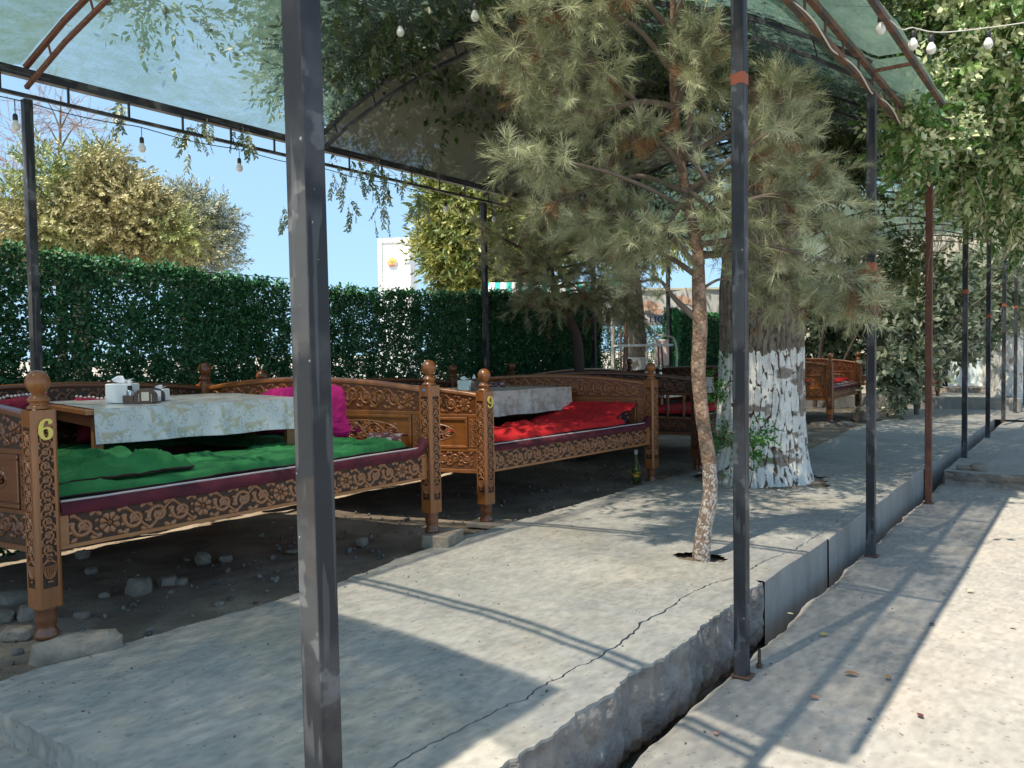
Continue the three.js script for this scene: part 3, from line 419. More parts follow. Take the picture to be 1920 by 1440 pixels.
// ------------------------------------------------------------------ parts shared by every tea bed
const PW = 0.112;                                        // post width
const G = {};
{
  // post: y from 0 (foot) to 1.03 (shoulder) and the turned finial above
  const c = PW / 2, s = 0.024, o = c - s / 2;
  const block = (y0, y1, w = PW, ch = 0.013) => { const k = w / 2, sh = new THREE.Shape([V2(-k + ch, -k), V2(k - ch, -k), V2(k, -k + ch), V2(k, k - ch), V2(k - ch, k), V2(-k + ch, k), V2(-k, k - ch), V2(-k, -k + ch)]); return new THREE.ExtrudeGeometry(sh, { depth: y1 - y0, bevelEnabled: false }).rotateX(-Math.PI / 2).translate(0, y0, 0); };
  const corner = (sx, sz) => { const ch = 0.013, sh = new THREE.Shape([V2(c - s, c - s), V2(c, c - s), V2(c, c - ch), V2(c - ch, c), V2(c - s, c)].map(v => V2(v.x * sx, v.y * sz))); return new THREE.ExtrudeGeometry(sh, { depth: 0.72, bevelEnabled: false }).rotateX(-Math.PI / 2).translate(0, 0.235, 0); };
  G.shaft = muv(merge([block(0.145, 0.235), block(0.955, 1.03), [[1, 1], [1, -1], [-1, 1], [-1, -1]].map(q => corner(...q)), lathe([[0.056, 1.03], [0.05, 1.038], [0.046, 1.045]], 4).rotateY(Math.PI / 4)]), 'y');
  G.core = muv(span(-c + 0.008, c - 0.008, 0.235, 0.955, -c + 0.008, c - 0.008), 'y');
  const wIn = PW - 2 * s, band = [...shiftS(swap(scrollBand(0.56, wIn, 0)), -wIn / 2, 0.375)];
  band.push({ p: [[-0.02, 0.345], [-0.014, 0.352], [0, 0.356], [0.014, 0.352], [0.02, 0.345]], w: () => 0.004 });
  for (let k = -2; k <= 2; k++) band.push({ p: [[k * 0.0085, 0.335], [k * 0.0095, 0.305], [k * 0.006, 0.28]], w: t => 0.0032 });
  band.push({ p: [[-0.027, 0.338], [-0.026, 0.31], [-0.018, 0.285], [0, 0.275], [0.018, 0.285], [0.026, 0.31], [0.027, 0.338]], w: () => 0.0035 }, { p: [[-0.012, 0.262], [0.012, 0.262]], w: () => 0.005 }, { p: [[-0.03, 0.34], [-0.01, 0.36], [0, 0.372], [0.01, 0.36], [0.03, 0.34]], w: () => 0.004 });
  const face = ribbons(band, 0.0085).translate(0, 0, c - 0.008);
  G.postCarving = merge([0, 1, 2, 3].map(k => face.clone().rotateY(k * Math.PI / 2)));
  G.foot = muv(lathe([[0.0, 0], [0.05, 0], [0.053, 0.012], [0.05, 0.03], [0.038, 0.045], [0.044, 0.07], [0.047, 0.095], [0.043, 0.12], [0.05, 0.135], [0.052, 0.148], [0, 0.15]], 20), 'y');
  G.finial = muv(merge([lathe([[0.048, 1.036], [0.046, 1.046], [0.036, 1.052], [0.035, 1.06], [0.047, 1.07], [0.046, 1.078], [0.036, 1.09], [0.026, 1.1], [0.024, 1.108]], 22), lathe([[0, 1.207], [0.022, 1.203], [0.04, 1.189], [0.05, 1.168], [0.052, 1.153], [0.048, 1.134], [0.036, 1.113], [0.022, 1.102]], 22)]), 'y');
  // front rail, unit length LF, along +x from 0; outer face towards +z
  const LF = G.LF = 2.46, y0 = 0.385, y1 = 0.56;
  G.railFrame = muv(merge([rbox(LF, 0.02, 0.034, 0.003, LF / 2, y0 + 0.01, 0), rbox(LF, 0.018, 0.034, 0.003, LF / 2, y1 - 0.009, 0), rbox(0.05, y1 - y0 - 0.0382, 0.034, 0.002, 0.0255, (y0 + y1) / 2, 0), rbox(0.05, y1 - y0 - 0.0382, 0.034, 0.002, LF - 0.0255, (y0 + y1) / 2, 0)]));
  G.railBoard = muv(span(0.05, LF - 0.05, y0 + 0.0195, y1 - 0.0175, -0.012, 0.009));
  G.railCarving = ribbons(shiftS(scrollBand(LF - 0.11, y1 - y0 - 0.046, 4), 0.055, y0 + 0.024), 0.0085).translate(0, 0, 0.009);
  // end and back panel, unit length LE, along +x
  const panel = (L, bays, balusters) => {
    const g = {}, yTop = u => 0.985 + 0.072 * (1 - (2 * u - 1) ** 2);
    const prof = [[-0.026, 0], [-0.028, 0.018], [-0.018, 0.03], [0, 0.034], [0.018, 0.03], [0.028, 0.018], [0.026, 0], [0.0, -0.004], [-0.026, 0]];
    g.cap = sheet(prof.length - 1, 40, (u, v) => { const p = prof[Math.round(u * (prof.length - 1))]; return [v * L, yTop(v) + p[1], p[0]]; }, (u, v) => [v * L, u * 0.2]);
    const sh = new THREE.Shape(); sh.moveTo(0, 0.845); sh.lineTo(L, 0.845); for (let k = 20; k >= 0; k--) sh.lineTo(k / 20 * L, yTop(k / 20) - 0.002);
    const both = (strokes, z, h = 0.007) => { const r = ribbons(strokes, h).translate(0, 0, z); return merge([r, r.clone().applyMatrix4(new THREE.Matrix4().makeScale(-1, 1, -1)).translate(L, 0, 0)]); };
    g.bandBoard = muv(merge([new THREE.ExtrudeGeometry(sh, { depth: 0.024, bevelEnabled: false }).translate(0, 0, -0.012), span(0, L, 0.405, 0.55, -0.012, 0.012)]));
    const top = scrollBand(L - 0.1, 0.115, 6, 2).map(s => ({ ...s, p: s.p.map(([x, y]) => [x + 0.05, y + 0.855 + 0.072 * (1 - (2 * (x + 0.05) / L - 1) ** 2) * (0.35 + 0.65 * y / 0.115)]) }));
    g.bandCarving = merge([both(top, 0.012), both(shiftS(scrollBand(L - 0.1, 0.1, 6, 1), 0.05, 0.44), 0.012)]);
    g.frame = muv(merge([rbox(L, 0.03, 0.038, 0.004, L / 2, 0.395, 0), rbox(L, 0.022, 0.036, 0.004, L / 2, 0.56, 0), rbox(L, 0.026, 0.036, 0.004, L / 2, 0.836, 0)]));
    if (balusters) {
      const one = lathe([[0.011, 0.571], [0.02, 0.58], [0.013, 0.6], [0.019, 0.65], [0.016, 0.69], [0.01, 0.73], [0.017, 0.75], [0.012, 0.77], [0.02, 0.81], [0.012, 0.823]], 12); g.baluster = muv(one, 'y'); return g;
    }
    const W = L / bays, st = 0.085, frames = [], carv = [], boards = [], stiles = [];
    for (let b = 0; b < bays; b++) {
      const x0 = b * W, xa = x0 + st, xb = x0 + W - st;
      for (const x of [x0 + 0.006, x0 + W - st + 0.006]) { stiles.push(rbox(st - 0.012, 0.252, 0.03, 0.003, x + (st - 0.012) / 2, 0.697, 0)); carv.push(both(shiftS(swap(scrollBand(0.22, 0.045, 0)), x + 0.014, 0.588), 0.015, 0.006)); }
      for (const y of [0.585, 0.811]) frames.push(rbox(xb - xa, 0.024, 0.044, 0.006, (xa + xb) / 2, y, 0)); for (const x of [xa + 0.012, xb - 0.012]) frames.push(rbox(0.024, 0.202, 0.0435, 0.006, x, 0.698, 0));
      const s = new THREE.Shape([V2(xa + 0.02, 0.595), V2(xb - 0.02, 0.595), V2(xb - 0.02, 0.803), V2(xa + 0.02, 0.803)]), cx = (xa + xb) / 2, hole = new THREE.Path(); hole.absellipse(cx, 0.699, (xb - xa) * 0.36, 0.076, 0, Math.PI * 2); s.holes.push(hole);
      boards.push(new THREE.ExtrudeGeometry(s, { depth: 0.018, bevelEnabled: false, curveSegments: 40 }).translate(0, 0, -0.009));
      carv.push(both(ovalLattice(cx, 0.699, (xb - xa) * 0.36, 0.076), 0.0005, 0.012));
    }
    g.panelFrame = muv(merge(frames)); g.panelBoard = muv(merge(boards)); g.stile = muv(merge(stiles), 'y'); g.panelCarving = merge(carv); return g;
  };
  G.LE = 1.95; G.end = panel(1.95, 2); G.back = panel(2.46, 3); G.railEnd = panel(1.95, 2, true);
}
function sidePanel(parent, a, b, g, L0, name, dark, flip, lab) {
  const d = V3(b[0] - a[0], 0, b[1] - a[1]), L = d.length() - PW, t = new THREE.Group(); d.normalize(); t.name = name;
  t.position.set(a[0] + d.x * PW / 2, 0, a[1] + d.z * PW / 2); t.rotation.y = Math.atan2(-d.z, d.x); t.scale.x = L / L0; parent.add(t); if (lab) t.userData.label = lab;
  const w = dark ? M.woodDark : M.wood, cv = dark ? M.woodDark : M.carved;
  part('cap_rail', g.cap, w, t); part('band_board', g.bandBoard, dark ? M.ground : M.woodDark, t); part('carving', g.bandCarving, w, t); part('frame', g.frame, w, t);
  if (g.baluster) for (let k = 0; k < 12; k++) part('baluster', g.baluster, w, t).position.x = (k + 0.5) / 12 * L0;
  else { part('panel_frame', g.panelFrame, w, t); part('panel_board', g.panelBoard, w, t); part('stile', g.stile, w, t); part('openwork_carving', g.panelCarving, cv, t); }
  return t;
}
// corners as [X, Z] in the world; the thing's base is its first corner
function teaBed(o) {
  const [fx, fz] = o.FL, t = thing('tea_bed', o.label, 'tea bed', [fx, o.y, fz], 0, 'carved tea beds under the shelter');
  const loc = p => [p[0] - fx, p[1] - fz], FL = [0, 0], FR = loc(o.FR), BR = loc(o.BR), BL = loc(o.BL), dir = (a, b) => Math.atan2(-(b[1] - a[1]), b[0] - a[0]);
  const cs = [FL, FR, BR, BL]; if (o.extra) cs.push(...o.extra.map(loc));
  cs.forEach((c, i) => {
    const p = new THREE.Group(); p.name = 'post'; p.position.set(c[0], 0, c[1]); p.rotation.y = dir(FL, FR) + (o.turn || 0); t.add(p);
    const dk = o.dark || (o.shadeTintBack && i > 1); part('shaft', G.shaft, dk ? M.woodDark : M.wood, p); part('core', G.core, M.ground, p); part('carving', G.postCarving, dk ? M.woodDark : M.carved, p); part('foot', G.foot, M.woodDark, p); part('finial', G.finial, dk || i > 1 ? M.woodDark : M.wood, p);  // back finials and posts in darker wood: shade put into the colour
    if (i === 1 && o.number === '6') part('sticker', new THREE.CylinderGeometry(0.016, 0.016, 0.0012, 18).scale(1, 1, 0.55).rotateX(Math.PI / 2).rotateY(-Math.PI / 2).translate(-PW / 2 - 0.0008, 1.0, 0), std({ color: col(0.12, 0.25, 0.5), roughness: 0.4 }), p);
    if (i === 0 && o.number) {
      const g = new TextGeometry(o.number, { font: FONT, size: 0.09, depth: 0.006, curveSegments: 8, bevelEnabled: true, bevelThickness: 0.0015, bevelSize: 0.001, bevelSegments: 1 }); g.computeBoundingBox(); const bb = g.boundingBox;
      g.translate(-(bb.min.x + bb.max.x) / 2, 0.9, PW / 2 + 0.003); part('number', g, M.gold, p);
    }
  });
  // front rail: local x from FL to FR, outer side away from the bed
  const f = new THREE.Group(); f.name = 'front_rail'; const dx = FR[0], dz = FR[1], L = Math.hypot(dx, dz); f.position.set(dx / L * PW / 2, 0, dz / L * PW / 2); f.rotation.y = dir(FL, FR); f.scale.x = (L - PW) / G.LF; t.add(f);
  part('frame', G.railFrame, o.dark ? M.woodDark : M.woodPale, f); part('board', G.railBoard, M.ground, f); part('carving', G.railCarving, o.dark ? M.woodDark : M.carved, f);
  // outward normals point away from the bed's middle; panels are carved on both faces
  sidePanel(t, FL, BL, o.rails ? G.railEnd : G.end, G.LE, 'end_panel', o.dark || o.darkLeft); sidePanel(t, FR, BR, o.rails2 ? G.railEnd : G.end, G.LE, 'end_panel', o.dark || o.darkRight); sidePanel(t, BL, BR, G.back, G.LF, 'back_panel', true);  // back panels take the darker wood, painting in the shade there
  // deck boards from front to back
  const n = 14; for (let k = 0; k < n; k++) { const q = (a, b, s) => [lerp(a[0], b[0], s), lerp(a[1], b[1], s)], u0 = (k + 0.03) / n, u1 = (k + 0.97) / n, A = q(FL, FR, u0), B = q(FL, FR, u1), C = q(BL, BR, u1), D = q(BL, BR, u0); const sh = new THREE.Shape([V2(A[0], -A[1]), V2(B[0], -B[1]), V2(C[0], -C[1]), V2(D[0], -D[1])]); part('plank', muv(new THREE.ExtrudeGeometry(sh, { depth: 0.018, bevelEnabled: false }).rotateX(-Math.PI / 2).translate(-0.0, 0.5612, 0)), M.plank, t); }
  o.q = (u, v) => { const a = [lerp(o.FL[0], o.FR[0], u), lerp(o.FL[1], o.FR[1], u)], b = [lerp(o.BL[0], o.BR[0], u), lerp(o.BL[1], o.BR[1], u)]; return [lerp(a[0], b[0], v), lerp(a[1], b[1], v)]; };
  o.deck = o.y + 0.58; o.t = t; return o;
}
// cloth things that lie on a bed: (u, v) along the front and from front to back
function carpet(b, label, mat = M.carpet) {
  const t = thing('carpet', label, 'carpet', [b.FL[0], b.deck, b.FL[1]]), P = (u, v, y) => { const q = b.q(u, v); return [q[0] - b.FL[0], y, q[1] - b.FL[1]]; };
  part('pile', sheet(60, 50, (u, v) => P(lerp(0.022, 0.978, u), lerp(0.0, 0.97, v), 0.012 + 0.004 * nf(u * 14, v * 12, 201) + 0.006 * smooth(0.05, 0, v)), (u, v) => [u * 2.4, v * 1.9]), mat, t);
  const droop = u => 0.012 * nf(u * 7, 3, 205 + b.FL[1]), prof = [[0.035, 0.014], [0.012, 0.02], [-0.018, 0.018], [-0.034, 0.002], [-0.037, -0.018], [-0.036, -0.034], [-0.03, -0.038], [-0.024, -0.034]];
  part('border', sheet(80, prof.length - 1, (u, v) => { const p = prof[Math.round(v * (prof.length - 1))]; const uu = lerp(0.026, 0.974, u), q = P(uu, 0, 0), n = b.nrm; const end = smooth(0.93, 1, u), fold = u > 0.955 ? (u - 0.955) / 0.045 : 0; const k = -p[0] + 0.003 + 0.003 * nf(u * 16, v, 207); return [q[0] + n[0] * k, p[1] + (p[1] < 0.01 ? droop(u) : 0) + 0.07 * fold * fold, q[2] + n[1] * k]; }, (u, v) => [u * 2.4, v * 0.15]), M.maroon, t);
  part('piping', tube(Array.from({ length: 40 }, (_, i) => { const u = lerp(0.03, 0.97, i / 39), q = P(u, 0, 0), k = 0.006; return [q[0] + b.nrm[0] * k, 0.0235 + 0.003 * nf(u * 9, 1, 209), q[2] + b.nrm[1] * k]; }), 0.006, 6, 120), M.piping, t);
  return t;
}
// a padded quilt: rectangle in (u, v), puffed, with creases and an uneven rim
function quilt(b, u0, u1, v0, v1, thick, mat, label, seed, o = {}) {
  const y0 = b.deck + 0.018 + (o.lift || 0), nu = 150, nv = 70, lu = Math.abs(u1 - u0) * 2.5, lv = Math.abs(v1 - v0) * 2;
  const f = side => (u, v) => {
    const wob = 0.018 * nf((u + v) * 5, seed, seed), uu = lerp(u0, u1, u) + (0.012 * nf(v * 6, seed + 1, seed)) * (u < 0.1 ? 1 : u > 0.9 ? 1 : 0), vv = lerp(v0, v1, v) + wob * (v < 0.2 || v > 0.8 ? 1 : 0.2), q = b.q(uu, vv);
    const e = Math.min(1, Math.min(u, 1 - u) * lu / (thick * 1.1)), e2 = Math.min(1, Math.min(v, 1 - v) * lv / (thick * 1.1)), edge = Math.sqrt(Math.max(0, 1 - (1 - e) ** 2)) * Math.sqrt(Math.max(0, 1 - (1 - e2) ** 2));
    let h = thick * (0.72 + 0.4 * nf(u * lu * 3, v * lv * 3, seed + 2) * (o.lumps || 0.6)) + 0.026 * (o.crease || 0.6) * Math.pow(1 - Math.abs(n2(u * lu * 4 + v * 2, v * lv * 8 - u * 3, seed + 4)), 4) + 0.006 * (o.crease || 0.6) * Math.pow(1 - Math.abs(n2(u * lu * 7 - v * 3, v * lv * 10 + u * 5, seed + 6)), 4);
    if (o.fold) h += o.fold(u, v); if (o.raise) h += o.raise(u, v);
    return [q[0], side > 0 ? y0 + 0.006 + h * edge + (o.raise ? o.raise(u, v) * (1 - edge) : 0) : y0 + (o.raise ? o.raise(u, v) : 0) + 0.001, q[1]];
  };
  const uvf = (u, v) => [u * lu, v * lv];
  const q0 = b.q(u0, v0), t = thing('quilt', label, 'quilt', [q0[0], y0, q0[1]]), off = g => g.translate(-q0[0], -y0, -q0[1]);
  part('cover', off(merge([sheet(nu, nv, f(1), uvf), sheet(nu, nv, f(-1), uvf)])), mat, t);
  const F = f(1), rim = []; for (let k = 0; k < 120; k++) { const s = k / 30, e = Math.floor(s), r = s - e, [a, c] = [[r, 0], [1, r], [1 - r, 1], [0, 1 - r]][e], p = F(a, c); rim.push(V3(p[0] - q0[0], p[1] - y0 + 0.004 + 0.004 * n2(k * 0.7, seed, 5), p[2] - q0[1])); }
  part('piping', new THREE.TubeGeometry(new THREE.CatmullRomCurve3(rim, true), 240, 0.006, 5, true), M.maroonDark, t); return t;
}
function pillow(pos, rot, w, h, d, mat, label, seed, trim) {
  const t = thing('pillow', label, 'pillow', pos); t.rotation.order = 'YXZ'; t.rotation.set(...rot);
  const f = s => (u, v) => { const x = u * 2 - 1, y = v * 2 - 1, e = Math.pow(Math.max(0, 1 - x ** 6), 0.5) * Math.pow(Math.max(0, 1 - y ** 6), 0.5); const pin = 1 - 0.06 * (1 - x * x) * Math.abs(y) ** 3, pin2 = 1 - 0.06 * (1 - y * y) * Math.abs(x) ** 3; return [x * w / 2 * pin2, h / 2 + y * h / 2 * pin, s * (d / 2) * e * (0.9 + 0.18 * nf(u * 4, v * 4, seed)) + 0.01 * nf(u * 3, v * 3, seed + 1)]; };
  part('cover', merge([sheet(28, 28, f(1), (u, v) => [u * w, v * h]), sheet(28, 28, f(-1), (u, v) => [u * w, v * h])]), mat, t);
  if (trim) for (let k = 0; k < 18; k++) part('bead', new THREE.SphereGeometry(0.011, 8, 6), M.piping, t).position.set((k / 17 - 0.5) * w * 0.92, h + 0.004 + 0.006 * n2(k, 3, 5), 0.004);
  return t;
}
function lowTable(pos, turn, w, l, h, label, clothLabel, clothMat, drop, dropEnds, base) {
  const t = thing('low_table', label, 'table', [pos[0], base, pos[1]], turn), H = h - base;
  part('tabletop', muv(rbox(w, 0.03, l, 0.004, 0, H - 0.02, 0), 'z'), M.woodPale, t);
  part('apron', muv(merge([-1, 1].map(s => [span(s * (w / 2 - 0.09), s * (w / 2 - 0.07), H - 0.115, H - 0.036, -l / 2 + 0.08, l / 2 - 0.08), span(-w / 2 + 0.09, w / 2 - 0.09, H - 0.115, H - 0.036, s * (l / 2 - 0.09), s * (l / 2 - 0.07))]))), M.woodPale, t);
  for (const sx of [-1, 1]) for (const sz of [-1, 1]) part('leg', muv(rbox(0.055, H - 0.036, 0.055, 0.004, sx * (w / 2 - 0.08), (H - 0.036) / 2, sz * (l / 2 - 0.08)), 'y'), M.woodPale, t);
  // cloth: flat on top, hanging in shallow folds at the sides given
  const a = w / 2 + 0.008, c = l / 2 - (dropEnds[0] ? -0.008 : 0.045), c2 = l / 2 + 0.008, y = H - 0.001, pieces = [];
  pieces.push(sheet(24, 36, (u, v) => [lerp(-a, a, u), y + 0.002 + 0.0015 * nf(u * 6, v * 8, 221), lerp(c, -c2, v)], (u, v, p) => [p[0], p[2]]));
  const hang = (n, m, f) => pieces.push(sheet(n, m, (u, v) => { const [x, z, nx, nz] = f(u), k = v * v * 0.012 + 0.012 * v * (0.6 + n2(u * 11, 1, 223)) + 0.006 * v * n2(u * 30, 2, 225), r = v < 0.08 ? 0 : 1; return [x + nx * k, y + 0.002 - v * (drop + 0.008 * n2(u * 5, 7, 227)), z + nz * k]; }, (u, v) => [u * 1.3, v * drop + 0.31]));
  hang(70, 14, u => [a, lerp(c, -c2, u), 1, 0]); if (dropEnds[1]) hang(50, 14, u => [lerp(a, -a, u), -c2, 0, -1]); hang(60, 10, u => [-a, lerp(-c2, c, u), -1, 0]); if (dropEnds[0]) hang(50, 14, u => [lerp(-a, a, u), c, 0, 1]);
  const cl = solo('tablecloth', merge(pieces), clothMat, clothLabel, 'tablecloth'); cl.position.set(pos[0], base, pos[1]); cl.rotation.y = turn; return t;
}
// ------------------------------------------------------------------ the beds
const nrmOf = (a, b) => { const dx = b[0] - a[0], dz = b[1] - a[1], l = Math.hypot(dx, dz); return [-dz / l, dx / l]; };
const bed6 = teaBed({ FL: [-3.872, -1.804], FR: [-3.815, -4.389], BR: [-5.95, -4.08], BL: [-5.98, -1.58], y: 0.08, number: '6', darkLeft: true, label: 'carved wooden tea bed numbered 6 with green quilts, at left' });
const bed9 = teaBed({ FL: [-3.943, -5.19], FR: [-3.699, -7.641], BR: [-5.93, -7.22], BL: [-5.97, -4.66], y: 0.0, number: '9', shadeTintBack: true, label: 'carved wooden tea bed numbered 9 with bright red quilt' });
const bed10 = teaBed({ FL: [-3.62, -8.62], FR: [-3.42, -11.2], BR: [-5.85, -11.35], BL: [-5.92, -8.35], y: 0.0, rails: true, dark: true, label: 'dark carved tea bed with turned balusters behind the thin pine trunk' });
const bedFar = teaBed({ FL: [-3.83, -14.95], FR: [-3.9, -17.3], BR: [-5.75, -17.35], BL: [-5.7, -14.9], y: 0.02, label: 'sunlit orange carved tea bed beyond the whitewashed trunk' });
const bedLast = teaBed({ FL: [-3.5, -20.4], FR: [-3.3, -22.9], BR: [-5.3, -23.0], BL: [-5.4, -20.5], y: 0.05, rails: true, rails2: true, label: 'reddish tea bed half hidden by the shrub near the door' });
for (const b of [bed6, bed9, bed10, bedFar, bedLast]) b.nrm = nrmOf(b.FL, b.FR).map(x => -x).map(x => x * 1);
for (const b of [bed6, bed9, bed10, bedFar, bedLast]) { const m = b.q(0.5, 0.5), f = b.q(0.5, 0); if ((f[0] - m[0]) * b.nrm[0] + (f[1] - m[1]) * b.nrm[1] < 0) b.nrm = b.nrm.map(x => -x); }
carpet(bed6, 'dark patterned carpet with maroon border under the green quilts'); carpet(bed9, 'dark patterned carpet with maroon border under the bright red quilt'); carpet(bed10, 'dark carpet on the bed with balusters'); carpet(bedFar, 'pale carpet with maroon edge on the far orange bed', M.brocade); carpet(bedLast, 'carpet on the reddish bed by the shrub');
// bed 6
quilt(bed6, 0.04, 0.955, 0.03, 0.36, 0.05, M.green, 'green velvet quilt along the front of the number 6 bed', 301, { crease: 1.1, lumps: 0.7 });
quilt(bed6, 0.05, 0.34, 0.075, 0.34, 0.05, M.green, 'folded over end of green quilt behind the number 6 post', 311, { crease: 2.2, lumps: 1.0, lift: 0.055 });
quilt(bed6, 0.78, 0.965, 0.38, 0.94, 0.05, M.green, 'green quilt lying along the right end of the number 6 bed', 321, { lumps: 0.8 });
quilt(bed6, 0.04, 0.76, 0.7, 0.95, 0.055, M.green, 'green quilt at the back of the number 6 bed under the table', 331, { lumps: 0.8 });
quilt(bed6, 0.03, 0.75, 0.66, 0.96, 0.035, M.maroon, 'maroon mat under the back green quilt', 341, { lift: -0.012 });

// ------------------------------------------------------------------ things on and under the beds
const onY = (px, py, y) => { const d = ray(px, py); return d.multiplyScalar((y - EYE) / d.y).add(camera.position); };
const onX = (px, py, x) => { const d = ray(px, py); return d.multiplyScalar(x / d.x).add(camera.position); };
const onZ = (px, py, z) => { const d = ray(px, py); return d.multiplyScalar(z / d.z).add(camera.position); };
lowTable([-5.25, -3.305], -0.234, 1.3, 1.38, 1.04, 'pale wooden low table on the number 6 bed', 'grey and gold marbled tablecloth on the number 6 bed', M.cloth, 0.2, [false, true], bed6.deck + 0.012);
lowTable([-5.07, -6.72], -0.157, 1.0, 1.42, 0.965, 'wooden low table on the number 9 bed', 'beige marbled tablecloth on the number 9 bed', M.clothPlain, 0.23, [true, true], bed9.deck + 0.012);
lowTable([-4.75, -9.9], -0.05, 1.0, 1.4, 0.955, 'wooden low table on the bed with balusters', 'white tablecloth on the bed with balusters', M.clothPlain, 0.2, [true, true], bed10.deck + 0.012);
// pillows
{
  const d6 = bed6.deck + 0.06;
  const face = onZ(560, 800, -4.1); pillow([-5.12, d6 - 0.01, -4.13], [-0.22, -0.1, 0.04], 0.58, 0.40, 0.16, M.magenta, 'magenta velvet pillow at the far end of the number 6 table', 401);
  pillow([-4.62, d6 - 0.01, -4.2], [-0.12, 0.95, -0.05], 0.46, 0.42, 0.15, M.magenta, 'dark magenta pillow leaning against the carved right end of the number 6 bed', 405);
  const a = onX(112, 745, -5.75); pillow([-5.72, d6 + 0.04, a.z + 0.25], [-0.2, 1.45, 0.1], 0.42, 0.34, 0.14, M.crimson, 'crimson beaded cushion behind the number 6 post', 411, true);
  const c = onX(160, 745, -5.7); pillow([-5.66, d6 + 0.02, c.z - 0.18], [-0.5, 1.35, -0.1], 0.5, 0.34, 0.16, M.crimson, 'crimson beaded cushion lying behind the number 6 table', 413, true);
  // bed 9 and others
  pillow([-5.35, bed9.deck + 0.05, -7.02], [-0.2, -0.2, 0], 0.5, 0.4, 0.16, M.brocade, 'dark brocade cushion in the corner of the number 9 bed', 421);
  pillow([-5.75, bed9.deck + 0.05, -5.6], [-0.25, 1.5, 0], 0.5, 0.42, 0.15, M.crimson, 'crimson cushion at the back of the number 9 bed', 423);
  pillow([-4.5, bed10.deck + 0.05, -8.8], [-0.15, 0.1, 0], 0.55, 0.36, 0.15, M.purple, 'purple cushion behind the balusters of the third bed', 425);
}
quilt(bed9, 0.03, 0.86, 0.02, 0.34, 0.05, M.red, 'bright red quilt along the front of the number 9 bed', 351, { crease: 1.6, lumps: 0.9 });
quilt(bed9, 0.72, 0.965, 0.05, 0.4, 0.05, M.red, 'red quilt end turned up against the carved end of the number 9 bed', 361, { lumps: 0.7, lift: 0.03, raise: (u, v) => 0.15 * Math.pow(u, 1.6) });
quilt(bed9, 0.05, 0.95, 0.7, 0.95, 0.05, M.crimson, 'crimson quilt at the back of the number 9 bed', 371);
quilt(bed10, 0.04, 0.95, 0.05, 0.35, 0.06, M.red, 'red quilt on the bed with balusters', 381); quilt(bed10, 0.04, 0.3, 0.4, 0.95, 0.06, M.brocade, 'brocade quilt by the balusters of the third bed', 383);
quilt(bedFar, 0.03, 0.9, 0.06, 0.42, 0.06, M.red, 'red quilt on the far orange bed', 391, { lift: 0.05 }); quilt(bedFar, 0.02, 0.96, 0.02, 0.5, 0.05, M.brocade, 'pale brocade quilt under the red one on the far bed', 393);
quilt(bedLast, 0.03, 0.95, 0.05, 0.5, 0.06, M.maroon, 'maroon quilt on the reddish bed by the shrub', 395);
for (const [b, u, v, lab, ry] of [[bed6, 0.955, 0.05, 'rolled corner of pale brocade carpet at the right end of the number 6 bed', 0.1], [bed9, 0.965, 0.06, 'rolled grey brocade carpet corner at the right end of the number 9 bed', 0.2]]) {
  const q = b.q(u - 0.03, v); const g = sheet(20, 20, (a, t) => { const an = a * 4.4, r = 0.05 - 0.004 * an; return [0.11 - Math.sin(an) * r * (1 - 0.15 * t), 0.052 + (0.06 - r) - Math.cos(an) * r, -0.02 - 0.32 * t + 0.01 * n2(a * 4, t * 4, 9)]; }, (a, t) => [a * 0.25, t * 0.3]);
  const m = solo('carpet_roll', g, M.brocade, lab, 'carpet'); m.position.set(q[0], b.deck + 0.004, q[1]); m.rotation.y = Math.PI / 2 + ry;
}
// table sets
function tissueBox(p, turn, w, h, d, mat, label) {
  const t = thing('tissue_box', label, 'tissue box', [p.x, p.y, p.z], turn);
  part('box', rbox(w, h, d, 0.008, 0, h / 2, 0, 2), mat, t); part('opening', muv(rbox(w * 0.5, 0.002, d * 0.3, 0.0005, 0, h + 0.0008, 0)), M.dark, t);
  part('tissue', sheet(14, 10, (u, v) => [(u - 0.5) * w * (0.45 + 0.3 * v) + 0.008 * n2(v * 5, 1, 3), h + 0.001 + v * w * 0.32 * (0.7 + 0.4 * n2(u * 5, 2, 5)), 0.02 * Math.sin(u * 8 + v * 2) * (0.4 + v)]), M.paper, t); return t;
}
function shaker(p, label, mat = M.steel) {
  const t = thing('shaker', label, 'shaker', [p.x, p.y, p.z]);
  part('jar', lathe([[0, 0], [0.021, 0], [0.022, 0.004], [0.022, 0.075], [0.018, 0.085], [0, 0.085]], 20), mat, t); part('neck', lathe([[0.014, 0.085], [0.014, 0.112], [0.0, 0.112]], 16), M.dark, t); part('cap', lathe([[0.0165, 0.112], [0.0165, 0.128], [0.009, 0.134], [0.008, 0.15], [0, 0.151]], 16), M.white, t); return t;
}
